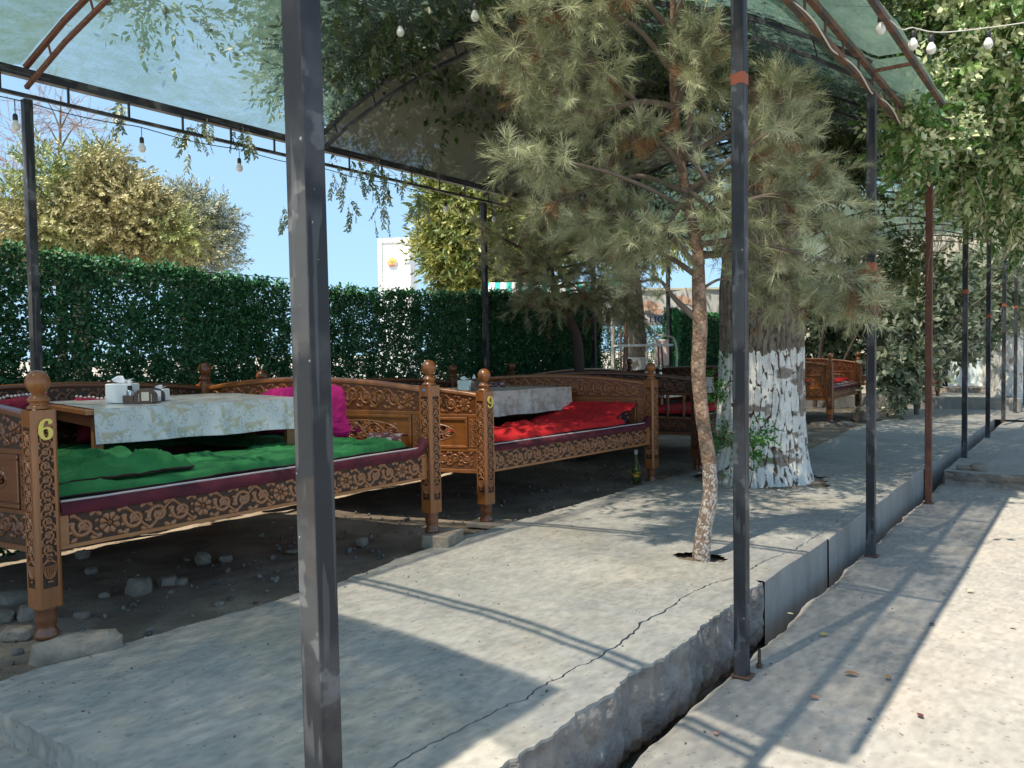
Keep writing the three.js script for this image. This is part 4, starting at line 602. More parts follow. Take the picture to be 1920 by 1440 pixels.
function caddy(p, turn, label, sticker = true) {
  const t = thing('napkin_caddy', label, 'napkin holder', [p.x, p.y, p.z], turn), arch = (w, h) => { const s = new THREE.Shape(); s.moveTo(-w / 2, 0); s.lineTo(w / 2, 0); s.lineTo(w / 2, h * 0.45); for (let k = 0; k <= 14; k++) { const a = k / 14 * Math.PI; s.lineTo(w / 2 * Math.cos(a), h * 0.45 + h * 0.55 * Math.sin(a)); } return s; };
  part('tray', muv(merge([rbox(0.2, 0.008, 0.11, 0.002, -0.02, 0.004, 0), rbox(0.07, 0.042, 0.11, 0.002, -0.085, 0.03, 0)])), M.brown, t);
  for (const z of [0.05, -0.05]) part('arched_side', muv(new THREE.ExtrudeGeometry(arch(0.15, 0.085), { depth: 0.009, bevelEnabled: true, bevelSize: 0.001, bevelThickness: 0.001, bevelSegments: 1 }).translate(0.03, 0.008, z - 0.005)), M.brown, t);
  for (let k = 0; k < 5; k++) part('napkin', sheet(8, 4, (u, v) => [0.03 + (u - 0.5) * 0.12, 0.01 + v * 0.07 * (0.9 + 0.1 * Math.sin(u * 3)), -0.03 + k * 0.015]), M.paper, t);
  if (sticker) { part('sticker', rbox(0.05, 0.055, 0.0012, 0.0005, 0.03, 0.043, 0.0573), M.cream, t); for (const x of [-0.012, 0.07]) part('sticker', rbox(0.004, 0.05, 0.001, 0.0004, x, 0.035, 0.0571), M.cream, t); }
  return t;
}
{
  const y = 1.045, B = onY(240, 751, y), f = 1.0;
  const base = V3(-5.02, y, -2.93), d = (px, py) => onY(px, py, y);
  const k = V3(-5.08, y, -3.0);
  const pos = px => { const r = ray(px, 750); const t = (-5.05) / r.x; const q = r.multiplyScalar(t).add(camera.position); q.y = y; return q; };
  const p1 = pos(238), p2 = pos(247), p3 = pos(268), p4 = pos(301);
  tissueBox(p1.add(V3(-0.1, 0, -0.03)), 0.6, 0.17, 0.125, 0.12, M.white, 'white tissue box on the number 6 table'); shaker(p2.add(V3(0.0, 0, 0.01)), 'steel shaker with white cap on the number 6 table');
  caddy(p3.add(V3(0.06, 0, 0.02)), 0.55, 'brown wooden napkin holder with arched sides on the number 6 table'); tissueBox(p4.add(V3(-0.06, 0, -0.04)), 0.5, 0.085, 0.08, 0.085, M.white, 'small white tissue cube beside the wooden napkin holder');
  const y9 = 0.97, pos9 = (px, X) => { const r = ray(px, 720); const q = r.multiplyScalar(X / r.x).add(camera.position); q.y = y9; return q; };
  tissueBox(pos9(872, -4.95), 0.5, 0.13, 0.1, 0.1, M.mint, 'mint green tissue box on the number 9 table'); shaker(pos9(889, -4.92), 'glass shaker on the number 9 table', M.mint); caddy(pos9(894, -4.85), 0.4, 'dark napkin holder behind the number 9 post finial', false);
  tissueBox(pos9(1219, -4.6), 0.3, 0.12, 0.1, 0.1, M.white, 'pale tissue box on the third table behind a round finial'); shaker(pos9(1238, -4.55), 'steel pot on the third table');
}
// bottle under bed 9
{
  const p = onY(1193, 906, -0.035), t = thing('bottle', 'green glass bottle with gold label standing under the number 9 bed', 'bottle', [p.x, p.y, p.z]);
  const g = phy({ color: col(0.5, 0.55, 0.18), roughness: 0.08, transmission: 0.85, thickness: 0, ior: 1.5 });
  part('glass', lathe([[0, 0], [0.042, 0.001], [0.046, 0.01], [0.046, 0.14], [0.042, 0.17], [0.026, 0.22], [0.017, 0.27], [0.0155, 0.31], [0.017, 0.312]], 24), g, t);
  part('wine', lathe([[0, 0.004], [0.043, 0.006], [0.043, 0.045], [0, 0.045]], 24), std({ color: col(0.012, 0.008, 0.006), roughness: 0.3 }), t);
  part('paper_label', new THREE.CylinderGeometry(0.0468, 0.0468, 0.075, 24, 1, true).translate(0, 0.088, 0), std({ map: tex(64, (u, v) => { const k = fbm(u, v, 6, 3, 431); return k > 0.5 ? [0.7, 0.42, 0.03] : [0.1, 0.08, 0.02]; }, 1), roughness: 0.5 }), t);
  part('cap', lathe([[0.018, 0.30], [0.019, 0.345], [0, 0.346]], 16), M.white, t);
}
// stones under the posts and loose on the dirt
function rockGeo(seed, sx, sy, sz, sub = 3) { const g = new THREE.IcosahedronGeometry(1, sub), p = g.attributes.position; for (let i = 0; i < p.count; i++) { const x = p.getX(i), y = p.getY(i), z = p.getZ(i), k = 1 + 0.28 * nf(x * 1.3 + seed, y * 1.3 + z, seed) + 0.1 * nf(x * 4 + z * 3, y * 4 + seed, seed + 2), c = (v) => Math.sign(v) * Math.pow(Math.abs(v), 0.75); p.setXYZ(i, c(x) * k * sx, c(y) * k * sy, c(z) * k * sz); } g.computeVertexNormals(); return toCreasedNormals(prep(g), 0.7); }
const rock = (name, label, p, s, turn, mat, seed, cat = 'stone') => { const m = solo(name, muv(rockGeo(seed, ...s)), mat, label, cat, name === 'rock' ? 'loose rocks on the dirt' : undefined); m.position.set(...p); m.rotation.y = turn; return m; };
rock('footing_stone', 'long pale stone under the foot of the number 6 post', [-3.80, 0.005, -1.9], [0.075, 0.08, 0.18], -0.5, M.stone, 441);
{ const t = solo('footing_block', muv(rbox(0.2, 0.1, 0.3, 0.012, 0, 0, 0, 2)), M.stone, 'broken pale block under the right post of the number 6 bed', 'stone'); t.position.set(-3.76, 0.032, -4.44); t.rotation.y = 0.3; }
{ const t = solo('footing_slab', muv(rbox(0.3, 0.035, 0.25, 0.008)), M.stoneGrey, 'thin grey slab under the number 9 post', 'stone'); t.position.set(-3.92, -0.014, -5.2); t.rotation.y = 0.2; }
rock('footing_stone', 'grey stone under the right post of the number 9 bed', [-3.64, -0.04, -7.66], [0.17, 0.05, 0.13], 0.4, M.stoneGrey, 447);
rock('footing_stone', 'grey stone under the dark post by the thin tree', [-3.56, -0.04, -8.64], [0.2, 0.05, 0.15], 0.9, M.stoneGrey, 449);
rock('footing_stone', 'pinkish flat stone under the far orange bed', [-3.95, -0.03, -14.9], [0.2, 0.06, 0.16], 0.2, M.stone, 451); rock('footing_stone', 'small pale stone beside the pinkish flat stone', [-3.62, -0.01, -15.05], [0.13, 0.05, 0.1], 1.2, M.stone, 453);
rock('boulder', 'rough grey boulder under the middle of the far orange bed', [-3.5, 0.06, -16.1], [0.2, 0.17, 0.25], 1.1, M.stoneGrey, 455);
rock('footing_stone', 'pale stone under the reddish bed by the shrub', [-3.35, 0.0, -20.4], [0.2, 0.06, 0.16], 0.2, M.stone, 457);
[[262, 1115, 0.075, 0.09, 'largest rough rock under the number 6 bed'], [315, 1098, 0.055, 0.05, 'round tan rock right of the largest rock'], [339, 1096, 0.04, 0.035, 'small grey rock beside the round tan rock'], [380, 1055, 0.055, 0.055, 'brown rock deep under the number 6 bed'], [424, 1052, 0.04, 0.035, 'brown pebble right of the deep brown rock'], [155, 1046, 0.05, 0.045, 'dark rock behind the number 6 post'], [172, 1075, 0.045, 0.035, 'grey rock behind and below the dark rock'], [35, 1196, 0.07, 0.05, 'flat grey rock left of the number 6 post'], [30, 1128, 0.09, 0.06, 'large grey rock at the left edge'], [52, 1160, 0.06, 0.06, 'round grey rock touching the number 6 post'], [155, 1158, 0.04, 0.03, 'tan rock right of the number 6 post foot'], [680, 1022, 0.045, 0.05, 'dark rock behind the nearest steel post'], [12, 1165, 0.05, 0.05, 'small grey rock at the left edge'], [515, 1088, 0.025, 0.02, 'white pebble near the paving edge'], [490, 1005, 0.022, 0.02, 'white pebble under the middle of the number 6 bed'], [410, 1135, 0.03, 0.02, 'flat pebble near the paving edge'], [548, 1035, 0.05, 0.02, 'flat shard by the nearest steel post'], [195, 1120, 0.03, 0.025, 'pale pebble in front of the number 6 rail']].forEach(([x, y, s, h, l], i) => { const p = onY(x, y, -0.03); rock('rock', l, [p.x, -0.03 + h * 0.45, p.z], [s, h * 0.75, s * 0.85], i, i % 2 ? M.stone : M.stoneGrey, 460 + i * 3, 'rock'); });
{
  R = rng(91); const mats = [], cols = [];
  for (let i = 0; i < 1500; i++) { const z = rr(-0.2, -9), x = lerp(-5.6, dirtX(z) + 0.0, Math.pow(R(), 0.6)), s = Math.pow(R(), 5) * 0.018 + 0.003; mats.push(trs(V3(x, -0.03 + s * 0.3, z), qe(R() * 6, R() * 6, R() * 6), V3(s * rr(0.8, 1.5), s * 0.7, s))); const k = rr(0.1, 0.24); cols.push(col(k, k * 0.9, k * 0.78)); }
  tag(instanced('gravel', new THREE.IcosahedronGeometry(1, 1), M.needle, mats, scene, cols), 'small gravel scattered over the dirt under the beds', 'gravel', null, 'stuff');
}
// grit and litter on the paving
{
  R = rng(97); const mats = [], cols = [], put = (x, y, z) => { const s = Math.pow(R(), 4) * 0.006 + 0.0018; mats.push(trs(V3(x, y + s * 0.3, z), qe(R() * 6, R() * 6, R() * 6), V3(s * rr(0.8, 1.8), s * 0.6, s))); const k = rr(0.1, 0.42); cols.push(col(k, k * 0.92, k * 0.8)); };
  for (let i = 0; i < 1100; i++) { const z = -1.5 - Math.pow(R(), 1.4) * 9, x = R() < 0.45 ? dirtX(z) + Math.pow(R(), 2.2) * 0.7 : lerp(dirtX(z), -1.62, R()); if (!inHole(x, z)) put(x, slabY(x, z), z); }
  for (let i = 0; i < 1100; i++) { const z = -2.2 - R() * 7.6, x = lerp(walkX(z) + 0.03, 1.2, Math.pow(R(), 1.3)); put(x, walkY(x, z), z); }
  tag(instanced('grit', new THREE.IcosahedronGeometry(1, 0), M.needle, mats, scene, cols), 'fine grit lying on the concrete paving', 'grit', null, 'stuff');
}
// fallen leaves on the paving
{
  const g = sheet(4, 8, (u, v) => { const w = Math.sin(Math.PI * Math.pow(v, 0.8)) * 0.3; return [(u - 0.5) * 2 * w, 0.12 * Math.sin(v * 3) + 0.25 * Math.abs(u - 0.5), v - 0.5]; });
  [[1545, 1192, 0.06, [0.6, 0.45, 0.12], 'yellow fallen leaf in the post shadow'], [1597, 1266, 0.065, [0.32, 0.15, 0.07], 'curled brown leaf on the shaded walkway'], [1665, 1272, 0.05, [0.42, 0.24, 0.12], 'tan leaf right of the curled brown leaf'], [1526, 1310, 0.045, [0.5, 0.2, 0.1], 'reddish leaf below the curled brown leaf'], [1342, 1378, 0.035, [0.5, 0.25, 0.15], 'small orange leaf near the gutter'], [1820, 1110, 0.05, [0.45, 0.42, 0.25], 'pale leaf at the edge of the sunlit walkway'], [1725, 1344, 0.04, [0.1, 0.02, 0.02], 'dark red leaf on the sunlit walkway'], [1770, 1112, 0.04, [0.4, 0.37, 0.25], 'pale curled leaf in the shade by the sunlit strip'], [1899, 1178, 0.04, [0.35, 0.3, 0.22], 'pale stone chip at the right edge'], [1748, 1172, 0.04, [0.08, 0.06, 0.05], 'dark twig leaf at the shade line'], [1128, 1402, 0.05, [0.3, 0.28, 0.24], 'grey leaf in the gutter'], [1148, 1386, 0.045, [0.34, 0.3, 0.25], 'second grey leaf in the gutter'], [1482, 1153, 0.04, [0.4, 0.36, 0.22], 'pale leaf on the mossy silt']].forEach(([x, y, s, c, l], i) => { const yy = i > 9 && i < 12 ? -0.385 : i === 12 ? -0.24 : -0.196, p = onY(x, y, yy), m = solo('fallen_leaf', g, std({ color: col(...c), roughness: 0.8, side: THREE.DoubleSide }), l, 'leaf'); m.position.set(p.x, yy + 0.006, p.z); m.rotation.y = i * 1.7; m.scale.set(s, s * 0.5, s); });
  const t = thing('bolt', 'rusty threaded bolt sticking up beside the post with one orange band', 'bolt', [onY(1424, 1250, -0.195).x, -0.2, onY(1424, 1250, -0.195).z]); part('rod', lathe(Array.from({ length: 22 }, (_, i) => [0.007 + (i % 2 ? 0.002 : 0), i * 0.0042]), 10), M.pipe, t); part('nut', muv(new THREE.CylinderGeometry(0.016, 0.016, 0.014, 6).translate(0, 0.012, 0)), M.pipe, t);
  const c = onY(1826, 882, -0.05); const st = thing('concrete_lump', 'dark broken lump lying on the raised paving step', 'rubble', [c.x, -0.05, c.z]); part('lump', muv(rockGeo(501, 0.085, 0.05, 0.06)).translate(0.04, 0.035, 0), M.stoneGrey, st); part('stub', muv(rockGeo(503, 0.09, 0.03, 0.05)).translate(-0.08, 0.022, 0), M.stoneGrey, st);
}
// string lights
{
  function bulb(top, wire, label, group) {
    const t = thing('light_bulb', label, 'light bulb', top, 0, group), y = -wire;
    part('wire', tube([[0, 0, 0], [0.008, y * 0.5, 0.004], [0, y, 0]], 0.003, 5), M.wireBlack, t); part('socket', lathe([[0, y], [0.012, y], [0.0165, y - 0.012], [0.0165, y - 0.045], [0, y - 0.045]], 14), M.wireBlack, t);
    part('globe', lathe([[0, y - 0.118], [0.012, y - 0.116], [0.022, y - 0.108], [0.028, y - 0.095], [0.029, y - 0.082], [0.024, y - 0.066], [0.0155, y - 0.054], [0.0145, y - 0.045]], 18), M.bulb, t); return t;
  }
  const cable = (name, pts, r, mat, label) => solo(name, tube(pts, r, 5, pts.length * 6), mat, label, 'cable');
  const zs = [-1.85, -2.757, -3.68, -4.575, -5.5, -6.42, -7.35, -8.27, -9.2], lp = [], topAt = z => 3.165 - 0.035 - 0.02 * Math.sin(z * 6.8) ** 2;
  for (let k = 0; k <= 60; k++) { const z = lerp(-1.2, -11, k / 60); lp.push([LX + 0.03, 3.118 - 0.022 * Math.abs(Math.sin((z + 2.757) / 0.92 * Math.PI)), z]); }
  cable('light_cable', lp, 0.004, M.wireBlack, 'thin black cable slung under the hedge side truss');
  const names = ['first bulb outside the left edge', 'bulb at the left edge beside the hedge post', 'second hanging bulb against the sky', 'third hanging bulb left of the nearest post', 'bulb hidden behind the nearest post', 'bulb hanging in front of hanging leaves against the sky', 'bulb in front of the yellow green tree', 'bulb just left of the middle hedge post', 'bulb behind the pine needles'];
  zs.forEach((z, i) => i !== 0 && i !== 4 && bulb([LX + 0.03, 3.115, z], i === 1 ? 0.1 : 0.075, names[i], 'bulbs on the hedge side cable'));
  const c1 = onZ(752, 42, -4.6), c2 = onZ(891, 8, -4.6), c0 = onZ(600, -20, -4.5), c3 = onZ(1060, -40, -4.7);
  const B = (px, py, z, w, lab) => { const p = onZ(px, py, z); bulb([p.x, p.y, p.z], w, lab, 'bulbs on the middle cable'); return p; };
  const b1 = B(750, 12, -4.6, 0.1, 'bulb hanging under the net right of the nearest post'), b2 = B(890, -12, -4.6, 0.07, 'bulb hanging at the top edge beside the pine');
  cable('light_cable', [[c0.x, c0.y, c0.z], [b1.x - 0.2, b1.y + 0.015, b1.z], [b1.x, b1.y, b1.z], [(b1.x + b2.x) / 2, b1.y + 0.04, b1.z], [b2.x, b2.y, b2.z], [c3.x, c3.y + 0.1, c3.z]], 0.004, M.wireBlack, 'black cable under the middle of the net');
  const Q = (px, py, d, w, lab) => { const p = atDepth(px, py, d); bulb([p.x, p.y, p.z], w, lab, 'bulbs by the hanging vine'); return [p.x, p.y, p.z]; };
  const q1 = Q(1651, 22, 5.0, 0.02, 'white bulb at the rusty eave pipe'), q2 = Q(1712, 52, 5.2, 0.02, 'tilted white bulb beside the vine'), q3 = Q(1746, 60, 5.2, 0.02, 'white bulb in front of the vine leaves'), q4 = Q(1853, 52, 5.4, 0.02, 'white bulb at the right among the vine leaves');
  const e0 = atDepth(1560, -40, 4.9), e1 = atDepth(2000, 30, 5.6), m1 = atDepth(1690, 55, 5.1);
  cable('light_cable', [[e0.x, e0.y, e0.z], q1, [m1.x, m1.y, m1.z], q2, q3, q4, [e1.x, e1.y, e1.z]], 0.004, M.wireWhite, 'loose white cable beside the vine');
  const wp = []; for (let k = 0; k <= 90; k++) { const z = lerp(0.6, -19, k / 90); wp.push([RX + 0.012 * Math.sin(k * 1.3) + 0.022, 3.145 + 0.02 * Math.cos(k * 1.3), z]); } cable('light_cable', wp, 0.0055, M.wireWhite, 'white cable wound round the gutter side truss');
}

// ------------------------------------------------------------------ leaves: small shared clusters, copied many times
function leafGeo(L, W, bend = 0.15, seg = 2) {           // one leaf along +y from its stalk
  const pos = [], idx = [], uv = [];
  for (let i = 0; i <= seg; i++) { const t = i / seg, w = W * Math.sin(Math.PI * (0.06 + 0.94 * Math.pow(t, 0.75))) * 0.5 + (i === 0 ? W * 0.03 : 0), z = -bend * L * t * t; pos.push(-w, t * L, z + 0.1 * w, 0, t * L, z - 0.12 * w, w, t * L, z + 0.1 * w); for (let k = 0; k < 3; k++) uv.push(k / 2, t); }
  for (let i = 0; i < seg; i++) { const a = i * 3; for (let k = 0; k < 2; k++) idx.push(a + k, a + k + 1, a + k + 4, a + k, a + k + 4, a + k + 3); }
  const g = new THREE.BufferGeometry(); g.setAttribute('position', new THREE.Float32BufferAttribute(pos, 3)); g.setAttribute('uv', new THREE.Float32BufferAttribute(uv, 2)); g.setIndex(idx); g.computeVertexNormals(); return prep(g);
}
function sprigGeo(n, len, L, W, seed, droop = 0.2) {     // twig along +y with alternate leaves
  const r = rng(seed), l = [];
  for (let i = 0; i < n; i++) { const t = (i + 0.4) / n, a = i * 2.4 + r() * 0.8, s = 0.7 + 0.5 * r(); l.push(at(leafGeo(L * s, W * s, 0.15 + 0.2 * r()), 0, t * len, 0, 0, a, 0).applyMatrix4(new THREE.Matrix4()), null); l[l.length - 2] = at(at(leafGeo(L * s, W * s, 0.1 + 0.25 * r()), 0, 0, 0, 0.6 + 0.7 * r(), 0, 0), (r() - 0.5) * 0.01, t * len, (r() - 0.5) * 0.01, 0, a, 0); }
  return merge(l);
}
const bladeTwig = (len, r = 0.0025) => prep(new THREE.CylinderGeometry(r * 0.5, r, len, 3, 1).translate(0, len / 2, 0));
// needle tuft along +y, needles sweep forward and outward and curl a little
function tuftGeo(n, len, seed, spread = 1.0) {
  const r = rng(seed), pos = [], idx = [], uv = [];
  for (let i = 0; i < n; i++) {
    const a = r() * 6.283, el = (0.22 + 0.72 * r()) * spread, L = len * (0.7 + 0.5 * r()), base = r() * 0.13, w = 0.00105, c = Math.cos(a), s = Math.sin(a), cu = 0.5 * (r() - 0.35);
    const P = t => { const e = el + cu * t, rad = L * t * Math.sin(e), up = base + L * t * Math.cos(e); return [c * rad, up - 0.12 * L * t * t, s * rad]; };
    const b = pos.length / 3; for (let k = 0; k <= 2; k++) { const p = P(k / 2), ww = k === 2 ? w * 0.3 : w; pos.push(p[0] - s * ww, p[1], p[2] + c * ww, p[0] + s * ww, p[1], p[2] - c * ww); uv.push(0, k / 2, 1, k / 2); }
    for (let k = 0; k < 2; k++) { const q = b + k * 2; idx.push(q, q + 1, q + 3, q, q + 3, q + 2); }
  }
  const g = new THREE.BufferGeometry(); g.setAttribute('position', new THREE.Float32BufferAttribute(pos, 3)); g.setAttribute('uv', new THREE.Float32BufferAttribute(uv, 2)); g.setIndex(idx); g.computeVertexNormals(); return prep(g);
}
const tint = (a, b, t, k = 1) => col(lerp(a[0], b[0], t) * k, lerp(a[1], b[1], t) * k, lerp(a[2], b[2], t) * k);
const randDir = () => { const z = rr(-1, 1), a = rr(0, 6.2832), r = Math.sqrt(1 - z * z); return V3(r * Math.cos(a), z, r * Math.sin(a)); };
// scatter copies of a few sprig shapes through blobs [x, y, z, rx, ry, rz, n]
function crown(parent, name, blobs, geos, mat, o) {
  const lists = geos.map(() => [[], []]);
  for (const [x, y, z, rx, ry, rz, n] of blobs) for (let i = 0; i < n; i++) {
    const d = randDir(), rad = Math.pow(R(), o.shell || 0.45), p = V3(x + d.x * rx * rad, y + d.y * ry * rad, z + d.z * rz * rad);
    if (o.keep && !o.keep(p)) continue;
    const dir = d.clone().multiplyScalar(o.out === undefined ? 0.9 : o.out).add(randDir().multiplyScalar(0.7)); dir.y += o.up || 0;
    const q = qto(dir).multiply(qe(0, R() * 6.28, 0)), k = Math.floor(R() * geos.length); lists[k][0].push(trs(p, q, rr(o.s0 || 0.75, o.s1 || 1.3))); lists[k][1].push(o.color(p, d, rad));
  }
  lists.forEach(([m, c], k) => m.length && instanced(name, geos[k], mat, m, parent, c));
}
// ------------------------------------------------------------------ artificial hedge panels
{
  const cl = [1, 2, 3].map(s => { const r = rng(600 + s), l = []; for (let i = 0; i < 14; i++) l.push(at(leafGeo(0.026 + 0.014 * r(), 0.017 + 0.008 * r(), 0.3), (r() - 0.5) * 0.085, (r() - 0.5) * 0.085, (r() - 0.5) * 0.035, -0.3 + 1.5 * r(), r() * 6.28, (r() - 0.5) * 5)); return merge(l); });
  function hedge(name, label, a, b, h0, h1, dens, seed, dense = () => 1, light = 0) {
    R = rng(seed); const dx = b[0] - a[0], dz = b[1] - a[1], L = Math.hypot(dx, dz), ry = Math.atan2(-dz, dx), t = thing(name, label, 'artificial hedge', [a[0], -0.04, a[1]], ry, 'artificial hedge panels'), lists = cl.map(() => [[], []]);
    const n = Math.round(L * h0 * dens * 2.75);
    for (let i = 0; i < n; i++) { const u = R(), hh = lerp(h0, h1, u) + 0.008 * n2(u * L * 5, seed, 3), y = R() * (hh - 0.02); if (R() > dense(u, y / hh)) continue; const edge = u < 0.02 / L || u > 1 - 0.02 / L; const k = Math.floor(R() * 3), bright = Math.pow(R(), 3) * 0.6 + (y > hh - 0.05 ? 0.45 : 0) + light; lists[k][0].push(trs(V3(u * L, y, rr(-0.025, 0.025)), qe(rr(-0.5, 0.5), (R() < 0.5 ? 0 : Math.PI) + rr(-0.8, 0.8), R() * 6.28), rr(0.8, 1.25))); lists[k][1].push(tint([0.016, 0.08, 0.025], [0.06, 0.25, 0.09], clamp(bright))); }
    lists.forEach(([m, c], k) => { const o = instanced('leaves', cl[k], M.plastic, m, t, c); o.userData.kind = 'stuff'; });
    const wires = []; for (let x = 0; x <= L; x += 0.5) wires.push(bar([x, 0, 0], [x, h0 - 0.1, 0], 0.006)); for (let y = 0.1; y < h0; y += 0.5) wires.push(bar([0, y, 0], [L, y, 0], 0.006)); part('wire_mesh', merge(wires), M.wireBlack, t); return t;
  }
  const HX = -6.3, gaps = (c) => (u, v) => c - 0.36 * smooth(0.45, 0.6, n2(u * 3 + c * 9, v * 2.4, 61) * 0.5 + 0.5) * 0.75;
  hedge('hedge_panel', 'green artificial hedge panel at the left edge behind the first post', [HX, 0.4], [HX, -2.85], 2.24, 2.2, 560, 701, gaps(1));
  hedge('hedge_panel', 'artificial hedge panel between the left edge post and the nearest post', [HX, -2.9], [HX, -5.25], 2.19, 2.06, 560, 702, gaps(0.98));
  hedge('hedge_panel', 'artificial hedge panel with many bright gaps behind the number 6 bed', [HX + 0.03, -5.3], [HX, -7.95], 2.06, 2.1, 520, 703, gaps(0.9));
  hedge('hedge_panel', 'dense artificial hedge panel right of the middle hedge post', [HX, -8.0], [HX, -11.25], 2.14, 2.22, 640, 704);
  hedge('hedge_panel', 'short bright edged artificial hedge panel behind the thin pine trunk', [-6.1, -13.45], [-6.15, -17.6], 2.05, 2.05, 620, 705);
  hedge('hedge_panel', 'end strip of the short hedge panel with sunlight painted into its leaves', [-6.22, -13.42], [-5.98, -13.44], 2.1, 2.1, 700, 706, () => 1, 0.9);  // leaf colour lifted to paint sunlight on this edge
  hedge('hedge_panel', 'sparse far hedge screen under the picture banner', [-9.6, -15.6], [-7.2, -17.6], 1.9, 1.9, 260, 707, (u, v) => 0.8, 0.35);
}
// ------------------------------------------------------------------ pines
const tufts = [tuftGeo(56, 0.088, 801, 1.05), tuftGeo(64, 0.098, 802, 1.3), tuftGeo(48, 0.078, 803, 0.8), tuftGeo(36, 0.112, 804, 1.45), tuftGeo(70, 0.066, 805, 1.15)];
const P3 = (px, py, d) => { const p = atDepth(px, py, d); return [p.x, p.y, p.z]; };
function pine(label, trunk, trunkMats, limbsList, o) {
  R = rng(o.seed); const base = trunk[0], t = thing('pine_tree', label, 'pine tree', [base[0], base[1], base[2]]), rel = p => [p[0] - base[0], p[1] - base[1], p[2] - base[2], p[3]];
  const T = trunk.map(rel); trunkMats.forEach(([i0, i1, m]) => part('trunk', limb(T.slice(i0, i1 + 1), 14, 0.16, o.seed + i0, 8), m, t));
  const lists = tufts.map(() => [[], []]), twigs = [];
  const put = (p, dir, s, dry) => { const k = Math.floor(R() * tufts.length), d = dir.clone().add(randDir().multiplyScalar(0.3)); d.y += 0.05; lists[k][0].push(trs(p, qto(d).multiply(qe(0, R() * 6.28, 0)), s)); const c = dry ? tint([0.2, 0.085, 0.03], [0.3, 0.17, 0.07], R()) : tint(o.c0 || [0.17, 0.195, 0.085], o.c1 || [0.58, 0.585, 0.35], Math.pow(R(), 1.1)); lists[k][1].push(c); };
  for (const L of limbsList) {
    const pts = L.p.map(rel), c = new THREE.CatmullRomCurve3(pts.map(p => V3(p[0], p[1], p[2]))), r0 = L.r || 0.022, n = pts.length;
    part('branch', limb(pts.map((p, i) => [p[0], p[1], p[2], lerp(r0, 0.005, i / (n - 1))]), 6, 0.15, o.seed + 5, 5), o.branch || M.branch, t);
    const len = c.getLength(), N = Math.round((L.n || 26) * 1.45 * len);
    for (let i = 0; i < N; i++) {
      const s = lerp(L.from || 0.3, 1, Math.pow(R(), 0.75)), p = c.getPoint(Math.min(1, s)), d = c.getTangent(Math.min(0.999, s)), side = randDir(); side.y *= 0.7;
      const tl = (L.w || 0.3) * rr(0.2, 1) * (1.15 - 0.55 * s), dir = d.clone().multiplyScalar(0.55).add(side).normalize(), q = p.clone().addScaledVector(dir, tl); q.y -= (L.droop || 0.06) * R();
      twigs.push(tube([p, p.clone().lerp(q, 0.5).add(V3(0, 0.02, 0)), q], 0.0035, 3, 3));
      const dry = R() < (L.dry || 0.06); put(q, dir, rr(0.65, 1.2), dry); put(p.clone().lerp(q, 0.72), dir.clone().add(randDir().multiplyScalar(0.3)), rr(0.75, 1.1), dry); if (R() < 0.6) put(p.clone().lerp(q, 0.45), dir, rr(0.7, 1), dry);
    }
    put(c.getPoint(1), c.getTangent(1), 1.2, false);
  }
  part('twigs', merge(twigs), M.twig, t).userData.kind = 'stuff';
  lists.forEach(([m, c], k) => m.length && (instanced('needles', tufts[k], M.pineNeedle, m, t, c).userData.kind = 'stuff')); return t;
}
